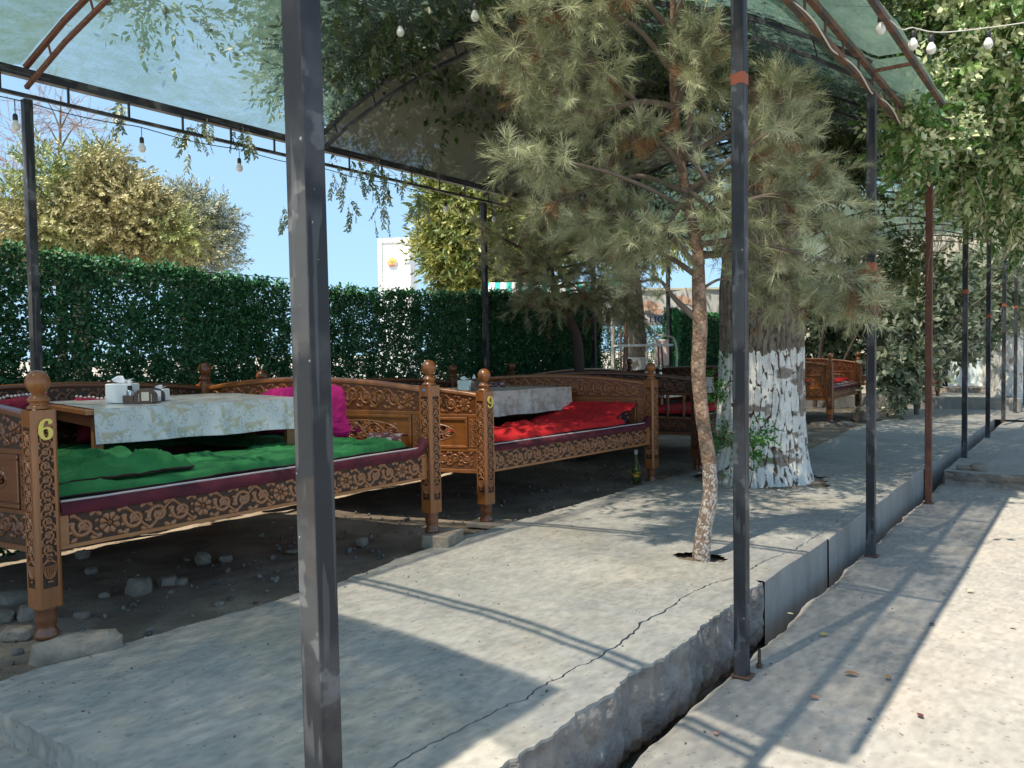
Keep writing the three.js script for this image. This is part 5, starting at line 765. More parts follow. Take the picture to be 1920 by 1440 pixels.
{
  const tr = [[...P3(1314, 1052, 5.35), 0.058], [...P3(1318, 1000, 5.36), 0.05], [...P3(1331, 930, 5.38), 0.046], [...P3(1330, 870, 5.4), 0.047], [...P3(1318, 790, 5.42), 0.046], [...P3(1309, 700, 5.44), 0.045], [...P3(1312, 620, 5.46), 0.047], [...P3(1311, 540, 5.48), 0.046], [...P3(1308, 470, 5.5), 0.04], [...P3(1290, 380, 5.52), 0.035], [...P3(1270, 260, 5.5), 0.03], [...P3(1262, 120, 5.4), 0.024], [...P3(1262, 0, 5.3), 0.018], [...P3(1260, -120, 5.2), 0.012]];
  const b = (pts, o = {}) => ({ p: pts.map(([x, y, d]) => [...P3(x, y, d), 0]), ...o });
  const L = [];
  // lower limb to the left and the small right snag
  L.push(b([[1308, 600, 5.46], [1265, 560, 5.5], [1235, 525, 5.5], [1190, 532, 5.45]], { r: 0.024, n: 14, from: 0.5, w: 0.22 }));
  L.push(b([[1312, 545, 5.48], [1345, 525, 5.5], [1390, 520, 5.55]], { r: 0.012, n: 5, from: 0.6, w: 0.15 }));
  L.push(b([[1311, 520, 5.5], [1250, 480, 5.6], [1180, 460, 5.7], [1120, 470, 5.8]], { n: 24, w: 0.26 }));
  L.push(b([[1308, 500, 5.5], [1230, 420, 5.4], [1160, 400, 5.3], [1090, 420, 5.25]], { n: 26, w: 0.26 }));
  L.push(b([[1295, 400, 5.52], [1230, 360, 5.3], [1130, 320, 5.1], [1040, 300, 5.0], [960, 290, 4.95]], { n: 15, from: 0.62, w: 0.22, r: 0.016 }));
  L.push(b([[1285, 360, 5.5], [1200, 330, 5.6], [1120, 350, 5.7], [1010, 390, 5.8]], { n: 20, w: 0.24, dry: 0.15 }));
  L.push(b([[1272, 270, 5.5], [1180, 180, 5.3], [1080, 110, 5.1], [990, 90, 5.0], [940, 110, 4.95]], { n: 27, from: 0.35, w: 0.34 }));
  L.push(b([[1272, 250, 5.5], [1180, 200, 5.6], [1080, 180, 5.6], [980, 150, 5.5]], { n: 27, w: 0.34, dry: 0.12 }));
  L.push(b([[1268, 200, 5.45], [1200, 190, 5.3], [1120, 210, 5.2], [1030, 200, 5.1]], { n: 25, w: 0.28 }));
  L.push(b([[1265, 140, 5.4], [1190, 50, 5.2], [1090, 10, 5.0], [990, 20, 4.9]], { n: 28, w: 0.32 }));
  L.push(b([[1262, 60, 5.35], [1180, -20, 5.0], [1060, -50, 4.8]], { n: 26, w: 0.32 }));
  L.push(b([[1262, 40, 5.35], [1300, -40, 5.2], [1340, -80, 5.1]], { n: 20, w: 0.3 }));
  L.push(b([[1268, 200, 5.45], [1300, 110, 5.3], [1315, 50, 5.2]], { n: 28, w: 0.24 }));
  L.push(b([[1278, 300, 5.5], [1300, 190, 5.3], [1310, 110, 5.15]], { n: 30, w: 0.26 }));
  // right side
  L.push(b([[1280, 300, 5.5], [1360, 250, 5.5], [1440, 200, 5.5], [1470, 160, 5.45]], { n: 32, w: 0.3 }));
  L.push(b([[1288, 360, 5.5], [1370, 300, 5.3], [1440, 250, 5.2], [1480, 230, 5.15]], { n: 30, w: 0.28 }));
  L.push(b([[1290, 370, 5.5], [1350, 330, 5.7], [1430, 300, 5.8], [1520, 300, 5.9], [1570, 330, 5.9]], { n: 30, w: 0.3 }));
  L.push(b([[1298, 420, 5.5], [1390, 380, 5.3], [1490, 360, 5.2], [1570, 380, 5.2]], { n: 30, w: 0.3 }));
  L.push(b([[1300, 440, 5.5], [1390, 420, 5.6], [1500, 420, 5.7], [1560, 430, 5.7], [1610, 450, 5.7]], { n: 30, w: 0.26 }));
  L.push(b([[1304, 460, 5.5], [1390, 450, 5.3], [1480, 470, 5.2], [1570, 500, 5.15], [1620, 560, 5.1]], { n: 30, w: 0.28, droop: 0.12 }));
  L.push(b([[1306, 480, 5.5], [1400, 480, 5.6], [1480, 520, 5.6], [1540, 550, 5.6]], { n: 30, w: 0.3, droop: 0.12 }));
  L.push(b([[1306, 480, 5.5], [1400, 470, 5.8], [1470, 500, 5.9], [1440, 560, 5.9]], { n: 22, w: 0.26, droop: 0.12 }));
  L.push(b([[1285, 350, 5.5], [1340, 400, 5.4], [1380, 440, 5.35]], { n: 26, w: 0.26 }));
  L.push(b([[1270, 270, 5.5], [1320, 330, 5.35], [1350, 390, 5.3]], { n: 26, w: 0.26, dry: 0.1 }));
  L.push(b([[1288, 360, 5.5], [1250, 420, 5.35], [1200, 450, 5.3]], { n: 26, w: 0.26 }));
  L.push(b([[1280, 320, 5.5], [1240, 270, 5.4], [1180, 260, 5.3]], { n: 24, w: 0.26, dry: 0.25 }));
  pine('thin crooked pine growing through a hole in the paving', tr, [[0, 3, M.pineWash], [3, 13, M.pineBark]], L, { seed: 811 });
  // the second pine, leaning before the hedge
  const D = 10.4, tr2 = [[...P3(1090, 745, D), 0.075], [...P3(1086, 690, D), 0.07], [...P3(1080, 630, D), 0.062], [...P3(1062, 590, D), 0.055], [...P3(1046, 560, D), 0.05], [...P3(1030, 500, D), 0.045], [...P3(1020, 420, D), 0.035], [...P3(1020, 340, D - 0.3), 0.02]];
  const L2 = [];
  for (const [x, y, dd] of [[900, 420, -0.6], [930, 480, -0.4], [980, 560, -0.6], [960, 520, 0.2], [1040, 570, -0.6], [1100, 560, -0.5], [1130, 520, -0.2], [1180, 560, 0], [1215, 600, 0.3], [1110, 440, -0.4], [1160, 430, -0.2], [1060, 400, -0.5], [950, 380, -0.3], [990, 360, 0.3], [1050, 350, 0], [1120, 380, 0.3], [1000, 470, -0.8], [1200, 480, 0.2], [1150, 590, 0.2], [1020, 540, -0.9]]) L2.push({ p: [[...P3(1040, 545 - (570 - y) * 0.45, D), 0], [...P3((x + 1035) / 2, (y + 500) / 2, D + dd * 0.6), 0], [...P3(x, y, D + dd), 0]], n: 24, w: 0.42, r: 0.02, from: 0.25, droop: 0.15, dry: 0.1 });
  pine('leaning dark stemmed pine in front of the dense hedge panel', tr2, [[0, 7, M.darkbranch]], L2, { seed: 821, branch: M.darkbranch, c0: [0.16, 0.18, 0.075], c1: [0.52, 0.5, 0.27] });
}
// ------------------------------------------------------------------ the large lime-washed tree
{
  R = rng(831); const X = -2.84, Z = -8.35, t = thing('large_tree', 'large old tree with thick lime washed trunk and a crown above the nets', 'tree', [X, -0.04, Z]);
  const rad = y => 0.4 + 0.12 * Math.exp(-y * 3.2) - 0.012 * y - 0.12 * smooth(2.1, 3.2, y);
  const ridge = (a, y) => { const w = 0.35 * nf(Math.cos(a) * 3, Math.sin(a) * 3 + y * 1.6, 841), q = nf(Math.cos(a + w * 0.25) * 7, Math.sin(a + w * 0.25) * 7 + y * 0.55, 843), f = Math.abs(nf(Math.cos(a) * 12, Math.sin(a) * 12 + y * 1.5, 847)); return 0.018 * smooth(-0.12, 0.12, q) + (pl => 0.026 * (smooth(0, 0.3, pl[0]) - 0.6) + 0.014 * (pl[1] - 0.5))(M.plate(((a / (Math.PI * 2)) % 1 + 1) % 1 * 2.8, y)) + 0.006 * nf(Math.cos(a) * 26 + y * 8, Math.sin(a) * 26 + y * 6, 845); };
  const barkSheet = (y0, y1, nv, top) => sheet(420, nv, (u, v) => { const a = u * Math.PI * 2, yb = top === 1 ? lerp(y0, y1 + 0.06 * nf(Math.cos(a) * 5, Math.sin(a) * 5, 851) + 0.05 * nf(Math.cos(a) * 19, Math.sin(a) * 19, 853), v) : lerp(y0 + 0.06 * nf(Math.cos(a) * 5, Math.sin(a) * 5, 851) + 0.05 * nf(Math.cos(a) * 19, Math.sin(a) * 19, 853), y1, v); const r = rad(yb) + ridge(a, yb); return [Math.cos(a) * r + 0.02 * yb, yb, Math.sin(a) * r]; }, (u, v, p) => [u * 2.8, p[1] + 0.05]);
  part('limewashed_trunk', barkSheet(-0.05, 1.34, 240, 1), M.limeTrunk, t); part('trunk', barkSheet(1.34, 3.2, 200, 2), M.bark, t);
  const arms = [[[0.06, 3.1, 0, 0.26], [0.15, 4.2, 0.05, 0.22], [0.8, 5.3, 0.6, 0.13], [1.3, 6.4, 1.2, 0.06]], [[0.05, 3.1, 0, 0.26], [0.0, 4.2, 0.05, 0.22], [-1.2, 5.3, 0.6, 0.13], [-2.6, 6.2, 1.5, 0.06]], [[0.04, 3.1, 0, 0.25], [0.0, 4.3, -0.1, 0.2], [-0.7, 5.6, -1.8, 0.12], [-0.9, 7.0, -2.6, 0.05]], [[0.04, 3.1, 0.0, 0.24], [0.0, 4.3, 0.1, 0.18], [-1.1, 4.9, 2.8, 0.1], [-1.5, 5.4, 4.0, 0.05]]];
  arms.forEach((a, i) => part('limb', limb(a, 14, 0.18, 861 + i, 8), M.bark, t));
  const g = [1, 2, 3].map(s => sprigGeo(11, 0.42, 0.085, 0.042, 870 + s));
  const blobs = []; for (let i = 0; i < 66; i++) { const a = R() * 6.28, r = Math.sqrt(R()), x = -1.25 + Math.cos(a) * r * 2.5, s = (x + X - LX) / (RX - LX), h = EAVE + RISE * (1 - (2 * clamp(s) - 1) ** 2); blobs.push([x, h + 0.3 + Math.pow(R(), 1.5) * 2.4, -0.9 + Math.sin(a) * r * 3.7, rr(0.5, 0.9), rr(0.3, 0.55), rr(0.5, 0.9), 105]); }
  for (let i = 0; i < 90; i++) { const x = lerp(-5.75, -2.9, R()) - X, z = lerp(-4.7, -9.4, R()), s = (x + X - LX) / (RX - LX), h = EAVE + RISE * (1 - (2 * clamp(s) - 1) ** 2); blobs.push([x, h + 0.22 + R() * 0.5, z - Z, 0.42, 0.22, 0.42, 46]); }
  for (let i = 0; i < 14; i++) { const x = lerp(-5.2, -2.6, R()) - X, z = lerp(-4.0, -4.9, R()), s = (x + X - LX) / (RX - LX), h = EAVE + RISE * (1 - (2 * clamp(s) - 1) ** 2); blobs.push([x, h + 0.3 + R() * 0.5, z - Z, 0.4, 0.18, 0.4, 12]); }
  for (let i = 0; i < 56; i++) { const x = lerp(-9.0, -5.9, R()), z = lerp(-5.6, -12.5, R()); blobs.push([x - X, 4.0 + 0.5 * smooth(-6, -8, x) + R() * 1.7, z - Z, 0.55, 0.35, 0.55, 62]); }
  crown(t, 'crown', blobs, g, M.leaf, { color: () => tint([0.03, 0.07, 0.02], [0.09, 0.14, 0.035], R()), up: -0.2, s0: 0.8, s1: 1.3, keep: p => { const s = (p.x + X - LX) / (RX - LX); if (s < 0) return p.y > EAVE + 0.4; return p.y - 0.04 > EAVE + RISE * (1 - (2 * s - 1) ** 2) + 0.1; } });
  // shoots at the foot
  const sh = sprigGeo(9, 0.2, 0.045, 0.028, 881); const m = [], c = []; for (const [px, py, n, d] of [[1385, 850, 16, 7.9], [1412, 845, 26, 7.75], [1340, 760, 16, 8.2], [1350, 700, 12, 8.25], [1345, 820, 14, 8.15], [1430, 820, 8, 7.75]]) for (let i = 0; i < n; i++) { const p = atDepth(px + rr(-22, 22), py + rr(-28, 28), d + rr(-0.1, 0.1)); m.push(trs(p.sub(V3(X, -0.04, Z)), qto(randDir().add(V3(0, 0.5, 0))), rr(0.7, 1.1))); c.push(tint([0.04, 0.16, 0.02], [0.1, 0.3, 0.05], R())); }
  instanced('shoots', sh, M.leaf, m, t, c);
}
// ------------------------------------------------------------------ the climbing vine at right and the leaves over the net edge
const vineSprigs = [1, 2, 3, 4].map(s => sprigGeo(12, 0.3, 0.066, 0.04, 890 + s)), vineColor = (p, d, r) => { const k = R(); return k < 0.3 ? tint([0.05, 0.13, 0.02], [0.12, 0.26, 0.04], R()) : tint([0.2, 0.32, 0.07], [0.78, 0.78, 0.5], Math.pow(R(), 1.1)); };
{
  R = rng(901); const b0 = V3(0.6, -0.2, -12.2), t = thing('climbing_vine', 'large sunlit vine hanging over the right side of the shelter', 'vine', [b0.x, b0.y, b0.z]);
  const blob = (px, py, d, r, n, f = 1) => { const p = atDepth(px, py, d); return [p.x - b0.x, p.y - b0.y, p.z - b0.z, r, r * f, r, Math.round(n * 1.45)]; };
  const B = [];
  for (const [px, py, d, r, n] of [[1870, 20, 7.6, 0.7, 260], [1790, 60, 7.8, 0.6, 210], [1900, 150, 8, 0.7, 260], [1810, 170, 8, 0.6, 230], [1880, 270, 8.4, 0.65, 240], [1790, 270, 8.2, 0.5, 190], [1745, 190, 7.4, 0.34, 110], [1695, 235, 7.0, 0.2, 45], [1725, 285, 7.2, 0.16, 26], [1785, 310, 8.6, 0.24, 40], [1860, 340, 9, 0.42, 100], [1920, 380, 9.2, 0.4, 90], [1745, 130, 7.8, 0.3, 70], [1800, -30, 7.8, 0.7, 200], [1900, -60, 7.8, 0.9, 200], [1960, 80, 8, 0.9, 200], [1960, 250, 8.6, 0.8, 200], [1970, 380, 9.4, 0.5, 90], [1870, 410, 10, 0.2, 18], [1745, 350, 8.6, 0.14, 8], [1915, 450, 10.5, 0.2, 16]]) B.push(blob(px, py, d, r, n));
  // a second, deeper layer so that the gaps are dark leaves, not sky
  for (let i = 0; i < 24; i++) { const x = rr(1800, 2040); B.push(blob(x, rr(-80, (x - 1690) * 0.95), rr(9.4, 11), 0.7, 110)); }
  crown(t, 'foliage', B, vineSprigs, M.leaf, { color: vineColor, up: -0.55, out: 0.6, s0: 0.75, s1: 1.35, shell: 0.45 });
  const stems = []; const st = (...q) => stems.push(limb(q.map(([px, py, d, r]) => { const p = atDepth(px, py, d); return [p.x - b0.x, p.y - b0.y, p.z - b0.z, r]; }), 6, 0.2, 907, 5));
  st([1990, 600, 11.5, 0.05], [1980, 420, 11, 0.045], [1930, 250, 9.5, 0.03], [1880, 80, 8.6, 0.02]); st([1980, 420, 11, 0.03], [1900, 330, 9.4, 0.02], [1790, 280, 8.3, 0.012], [1700, 240, 7.1, 0.006]); st([1930, 250, 9.5, 0.02], [1820, 150, 8.2, 0.012], [1750, 60, 7.8, 0.008]);
  part('stem', merge(stems), M.branch, t);
  const sh = []; for (let i = 0; i < 34; i++) { const x = rr(1680, 1900), y = rr(200, 430), d = rr(7, 9), p = atDepth(x, y, d), q = p.clone().add(V3(rr(-0.1, 0.1), -rr(0.25, 0.6), rr(-0.1, 0.1))); sh.push(tube([p, p.clone().lerp(q, 0.5).add(V3(rr(-0.05, 0.05), 0, 0)), q].map(v => v.sub(b0)), 0.003, 3, 4)); } part('shoot', merge(sh), M.twig, t);
}
{
  R = rng(911); const b0 = onY(1560, 560, 0.5), o = V3(-4.6, 0, -11.6), t = thing('creeper', 'green creeper hanging under the net between the pine and the second gutter post', 'creeper', [o.x, o.y, o.z]);
  const blob = (px, py, d, r, n, f = 1) => { const p = atDepth(px, py, d).sub(o); return [p.x, p.y, p.z, r, r * f, r, n]; };
  crown(t, 'foliage', [[1520, 225, 10.5, 0.45, 120], [1580, 240, 10.5, 0.45, 130], [1460, 190, 10.5, 0.4, 80], [1600, 310, 10.8, 0.36, 80], [1690, 420, 10.2, 0.18, 14], [1640, 380, 11, 0.24, 22], [1700, 470, 10.6, 0.2, 16], [1560, 310, 11, 0.4, 90], [1720, 490, 10.5, 0.25, 40], [1680, 500, 11, 0.3, 40]].map(a => blob(...a)), vineSprigs, M.leaf, { color: () => tint([0.04, 0.09, 0.015], [0.16, 0.2, 0.04], R()), up: -0.6, out: 0.6 });
  part('stem', limb([[0, 0.0, 0, 0.05], [0.2, 1.2, 0.2, 0.045], [0.3, 2.4, 0.4, 0.035], [0.9, 3.3, 1.0, 0.02], [1.6, 3.5, 1.6, 0.01]], 7, 0.2, 915, 5), M.branch, t);
  const hang = []; for (let i = 0; i < 26; i++) { const p = atDepth(rr(1480, 1720), rr(230, 480), rr(10.2, 11)).sub(o); hang.push(tube([p, p.clone().add(V3(0.03, -0.2, 0)), p.clone().add(V3(0, -0.4, 0.02))], 0.003, 3, 4)); } part('shoot', merge(hang), M.twig, t);
}
// the broad shrub and its neighbour in the middle distance
{
  const sp = [1, 2, 3].map(s => sprigGeo(8, 0.34, 0.14, 0.084, 920 + s));
  const shrub = (label, o, blobs, cols, seed, stems) => { R = rng(seed); const t = thing('shrub', label, 'shrub', o); crown(t, 'foliage', blobs.map(([px, py, d, r, n]) => { const p = atDepth(px, py, d).sub(V3(...o)); return [p.x, p.y, p.z, r, r, r, n]; }), sp, M.leaf, { color: () => tint(cols[0], cols[1], Math.pow(R(), 1.4)), up: -0.25, out: 0.7, shell: 0.4 }); stems.forEach((s, i) => part('stem', limb(s, 6, 0.2, seed + i, 4), M.branch, t)); return t; };
  shrub('dark leaved shrub above the orange bed beyond the large trunk', [-5.2, 0, -19], [[1540, 590, 20, 0.8, 200], [1590, 560, 20, 0.8, 200], [1560, 630, 19.6, 0.7, 170], [1620, 620, 20, 0.8, 190], [1600, 660, 19.8, 0.5, 90], [1520, 640, 20, 0.6, 110], [1660, 560, 20, 0.8, 150], [1530, 530, 21, 0.7, 110], [1640, 500, 21, 0.8, 120]], [[0.03, 0.065, 0.025], [0.2, 0.26, 0.13]], 931, [[[0, 0, 0, 0.06], [0.1, 1, 0, 0.05], [0.3, 2.2, 0.2, 0.02]], [[0.2, 0, 0.1, 0.04], [0.7, 1.1, 0.2, 0.03], [1.1, 2.0, 0.1, 0.012]]]);
  shrub('pale grey leaved shrub hanging in front of the far white door', [-2.9, 0, -17.6], [[1700, 540, 16, 0.5, 120], [1750, 560, 16, 0.55, 150], [1800, 540, 16.5, 0.5, 130], [1770, 610, 16, 0.5, 130], [1720, 620, 15.6, 0.45, 110], [1830, 600, 17, 0.45, 110], [1690, 660, 15.4, 0.4, 90], [1860, 560, 17, 0.5, 110], [1850, 510, 17.5, 0.5, 100], [1900, 570, 17.5, 0.45, 90], [1665, 700, 15.4, 0.3, 50], [1720, 700, 15.4, 0.3, 45], [1690, 735, 15.2, 0.2, 22], [1780, 660, 16.5, 0.35, 55], [1830, 650, 17, 0.3, 40], [1900, 500, 18, 0.5, 80]], [[0.09, 0.14, 0.06], [0.5, 0.53, 0.38]], 941, [[[0, 0, 0, 0.05], [0.0, 1, 0.3, 0.04], [0.2, 2.2, 0.8, 0.015]], [[0, 0.4, 0.1, 0.03], [-0.5, 1.2, 0.8, 0.02], [-0.9, 1.6, 1.2, 0.008]], [[0, 1, 0.2, 0.03], [0.8, 1.9, 0.3, 0.02], [1.4, 2.4, 0.2, 0.008]]]);
  const w = onY(1660, 775, 0); const t = thing('weed_clump', 'dry tangled weeds at the paving edge near the far bed', 'weeds', [w.x, 0, w.z]), m = [], c = []; R = rng(951); for (let i = 0; i < 60; i++) { m.push(trs(V3(rr(-0.35, 0.35), 0.02, rr(-0.3, 0.3)), qto(V3(rr(-0.8, 0.8), 1, rr(-0.8, 0.8))), rr(0.5, 1.2))); c.push(tint([0.2, 0.16, 0.08], [0.4, 0.36, 0.2], R())); } instanced('stalk', sprigGeo(7, 0.3, 0.06, 0.02, 953), M.leaf, m, t, c);
}
// leafy sprays hanging past the hedge side eave: pinnate leaves
{
  const pinn = s => { const r = rng(s), l = []; for (let i = 0; i < 7; i++) { const y = 0.03 + i * 0.03; for (const k of [-1, 1]) l.push(at(leafGeo(0.055 * (0.7 + 0.5 * r()), 0.024, 0.25 + 0.2 * r()), 0, y + 0.01 * r(), 0, 0.5 * r(), r() * 0.6, k * (-0.9 + 0.5 * r()))); } l.push(prep(new THREE.CylinderGeometry(0.001, 0.0015, 0.23, 3).translate(0, 0.115, 0))); return merge(l); };
  const g = [pinn(961), pinn(963)]; R = rng(965);
  const spray = (label, top, list) => { const o = atDepth(...top), t = thing('hanging_spray', label, 'leafy spray', [o.x, o.y, o.z], 0, 'leaf sprays hanging past the eave'); part('twig', tube(list.map(q => atDepth(...q).sub(o)).concat([]).sort((a, b) => b.y - a.y).slice(0, 3).concat([atDepth(...list[list.length - 1]).sub(o)]), 0.003, 4, 8), M.twig, t); const ms = [[], []], cs = [[], []]; for (const q of list) for (let i = 0; i < 5; i++) { const p = atDepth(q[0] + rr(-16, 16), q[1] + rr(-22, 18), q[2] + rr(-0.1, 0.1)).sub(o), k = i % 2; ms[k].push(trs(p, qto(V3(rr(-0.5, 0.5), -1, rr(-0.5, 0.5))).multiply(qe(0, R() * 6, 0)), rr(0.6, 0.95))); cs[k].push(tint([0.09, 0.13, 0.05], [0.26, 0.28, 0.15], R())); } ms.forEach((m, k) => instanced('leaflets', g[k], M.leaf, m, t, cs[k])); };
  spray('long leaf sprays hanging right of the nearest post', [650, 290, 7.6], [[635, 325, 7.6], [658, 340, 7.6], [690, 330, 7.7], [655, 380, 7.6], [720, 350, 7.8], [715, 390, 7.8], [745, 330, 7.9], [680, 315, 7.7], [700, 300, 7.7]]);
  spray('pale leaf spray poking through the eave truss left of the nearest post', [350, 225, 7.0], [[345, 265, 7], [365, 240, 7], [380, 232, 7]]); spray('small leaf spray above the second hanging bulb', [222, 175, 6.7], [[220, 200, 6.7], [226, 185, 6.7]]); spray('leaf spray beside the third bulb', [460, 240, 7.2], [[455, 258, 7.2], [466, 248, 7.2]]); spray('single leaf tip left of the nearest post against the sky', [545, 385, 7.6], [[538, 398, 7.6]]); spray('dark leaf tip before the yellow green tree', [780, 360, 8.2], [[778, 385, 8.2], [790, 375, 8.2]]);
}
// ------------------------------------------------------------------ trees beyond the hedge
{
  const twigs = [1, 2].map(s => sprigGeo(14, 0.55, 0.13, 0.05, 970 + s)), fine = [1, 2].map(s => { const r = rng(975 + s), l = []; for (let i = 0; i < 30; i++) l.push(at(leafGeo(0.12, 0.034, 0.3, 1), 0, 0.018 * i, 0, 0.5 + r() * 0.5, i * 2.4, 0)); return merge(l); }), feather = [1, 2, 3].map(s => sprigGeo(22, 0.42, 0.075, 0.036, 1400 + s)), olive = [1, 2].map(s => sprigGeo(18, 0.36, 0.085, 0.03, 1410 + s));
  const tree = (name, label, o, trunk, blobs, geos, cols, seed, opt = {}) => { R = rng(seed); const t = thing(name, label, 'tree', o); trunk.forEach((s, i) => part(i ? 'limb' : 'trunk', limb(s, 9, 0.18, seed + i, 6), opt.bark || M.branch, t)); crown(t, 'crown', blobs.map(([px, py, d, r, n, f]) => { const p = atDepth(px, py, d).sub(V3(...o)); return [p.x, p.y, p.z, r * 1.1, r * (f || 0.85), r * 1.1, Math.round(n * (opt.k || 2.4))]; }), geos, M.leaf, { color: (p, d, r) => { const c = tint(cols[0], cols[1], Math.pow(R(), 1.2)); if (cols[2]) { const k = smooth(0.35, 0.75, n2(p.x * 0.9 + 5, p.y * 0.9 + p.z * 0.5, 77) * 0.5 + 0.5 + (opt.rustX ? 0.35 * smooth(0, -3, p.x) : 0)); c.lerp(col(...cols[2]), k * 0.45); } return c; }, up: opt.up || 0.1, out: 1, shell: 0.5, s0: 0.7, s1: 1.3 }); return t; };
  const dA = 17, oA = atDepth(150, 640, dA); oA.y = -0.1;
  const rel = (o, q) => { const p = atDepth(q[0], q[1], q[2]).sub(o); return [p.x, p.y, p.z, q[3]]; };
  const A = [[60, 440, 17, 0.7, 150], [140, 400, 17, 0.8, 190], [220, 390, 17, 0.7, 190], [180, 330, 17, 0.5, 110], [90, 330, 17, 0.5, 60], [20, 380, 17, 0.6, 80], [250, 430, 17, 0.6, 140], [310, 420, 17, 0.5, 100], [200, 450, 17, 0.8, 160], [110, 460, 17, 0.8, 150], [20, 450, 17, 0.7, 100], [270, 390, 16.8, 0.35, 70], [205, 300, 17, 0.28, 40], [240, 350, 17, 0.3, 50], [330, 450, 17, 0.5, 70]];
  tree('larch_tree', 'olive and rust coloured feathery tree above the hedge at left', [oA.x, oA.y, oA.z], [[[0, 0, 0, 0.22], rel(oA, [150, 500, dA, 0.16]), rel(oA, [150, 400, dA, 0.1]), rel(oA, [170, 320, dA, 0.04])], [rel(oA, [150, 470, dA, 0.08]), rel(oA, [220, 420, dA, 0.05]), rel(oA, [300, 400, dA, 0.015])], [rel(oA, [150, 450, dA, 0.07]), rel(oA, [80, 400, dA, 0.04]), rel(oA, [10, 370, dA, 0.015])]], A, feather, [[0.14, 0.22, 0.05], [0.5, 0.54, 0.2], [0.6, 0.42, 0.27]], 981, { up: -0.1, k: 2.3, rustX: 1 });
  const oP = atDepth(115, 640, 18); oP.y = -0.1;
  tree('bare_tree', 'thin pinkish tree with sparse twigs behind the rust coloured tree', [oP.x, oP.y, oP.z], [[[0, 0, 0, 0.12], rel(oP, [112, 450, 18, 0.08]), rel(oP, [112, 300, 18, 0.04]), rel(oP, [114, 180, 18, 0.01])], ...[[60, 290], [40, 240], [160, 220], [170, 260], [30, 330], [175, 300], [70, 215], [150, 185], [80, 180]].map(([x, y]) => [rel(oP, [112, y + 60, 18, 0.02]), rel(oP, [(112 + x) / 2, y + 22, 18, 0.012]), rel(oP, [x, y, 18, 0.004])])], [[60, 260, 18, 0.35, 22], [150, 240, 18, 0.35, 22], [110, 215, 18, 0.3, 16], [40, 310, 18, 0.5, 36], [170, 290, 18, 0.4, 26], [20, 350, 18, 0.5, 36], [80, 190, 18, 0.25, 8], [20, 250, 18, 0.4, 14]], fine, [[0.3, 0.17, 0.12], [0.5, 0.33, 0.25]], 985, { k: 1.5 });
  const oB = atDepth(350, 640, 19); oB.y = -0.1;
  tree('olive_tree', 'grey green olive tree above the hedge left of the nearest post', [oB.x, oB.y, oB.z], [[[0, 0, 0, 0.2], rel(oB, [355, 520, 19, 0.14]), rel(oB, [360, 440, 19, 0.05])], [rel(oB, [355, 500, 19, 0.07]), rel(oB, [395, 440, 19, 0.03]), rel(oB, [420, 400, 19, 0.01])]], [[330, 450, 19, 0.7, 150], [380, 440, 19, 0.6, 140], [360, 400, 19, 0.6, 120], [405, 410, 19, 0.35, 60], [320, 400, 19, 0.5, 80], [300, 470, 19, 0.6, 90], [390, 480, 19, 0.6, 100], [340, 490, 19, 0.8, 120], [415, 450, 19, 0.3, 30], [345, 370, 19, 0.3, 40]], olive, [[0.24, 0.26, 0.18], [0.56, 0.58, 0.46]], 991, { up: 0.0, k: 2.2 });
  const oC = atDepth(860, 640, 20); oC.y = -0.1;
  tree('maple_tree', 'yellow green leafy tree right of the white monument', [oC.x, oC.y, oC.z], [[[0, 0, 0, 0.25], rel(oC, [860, 500, 20, 0.18]), rel(oC, [860, 400, 20, 0.08])], [rel(oC, [860, 520, 20, 0.1]), rel(oC, [820, 440, 20, 0.04])], [rel(oC, [860, 480, 20, 0.08]), rel(oC, [920, 420, 20, 0.03])]], [[856, 400, 20, 0.6, 130], [895, 380, 20, 0.85, 190], [872, 460, 20, 0.75, 180], [826, 440, 20, 0.28, 50], [900, 450, 20, 0.9, 190], [878, 510, 20, 0.65, 140], [838, 500, 20, 0.28, 40], [920, 510, 20, 0.8, 150], [950, 420, 20.5, 0.9, 160], [1000, 460, 21, 0.9, 140], [822, 360, 20, 0.28, 40], [880, 330, 20, 0.8, 110], [950, 350, 20, 0.8, 110], [1060, 430, 22, 1.0, 120], [1150, 440, 22, 1.0, 120], [812, 470, 20, 0.2, 18], [1240, 430, 22, 1, 100], [1320, 400, 23, 1, 100]], twigs, [[0.1, 0.17, 0.03], [0.48, 0.46, 0.12]], 995, { up: -0.2 });
}
// leaves that fell on the nets
{
  R = rng(1501); const g = leafGeo(0.075, 0.034, 0.2), m = [], c = [];
  for (let i = 0; i < 900; i++) { const j = Math.floor(rr(1, 5)), s = Math.pow(R(), 0.8) * 0.95 + 0.02, v = R(), p = archPt(j, s).lerp(archPt(j + 1, s), v); p.y += 0.075 - 0.13 * Math.sin(Math.PI * v) * (0.35 + 0.65 * Math.sin(Math.PI * s)) * 0.8; m.push(trs(p, qe(Math.PI / 2 + rr(-0.3, 0.3), R() * 6.28, rr(-0.3, 0.3)), rr(0.6, 1.3))); c.push(tint([0.1, 0.07, 0.03], [0.22, 0.16, 0.06], R())); }
  tag(instanced('fallen_leaves', g, M.leaf, m, scene, c), 'dry leaves lying scattered on top of the shade nets', 'leaves', null, 'stuff');
}

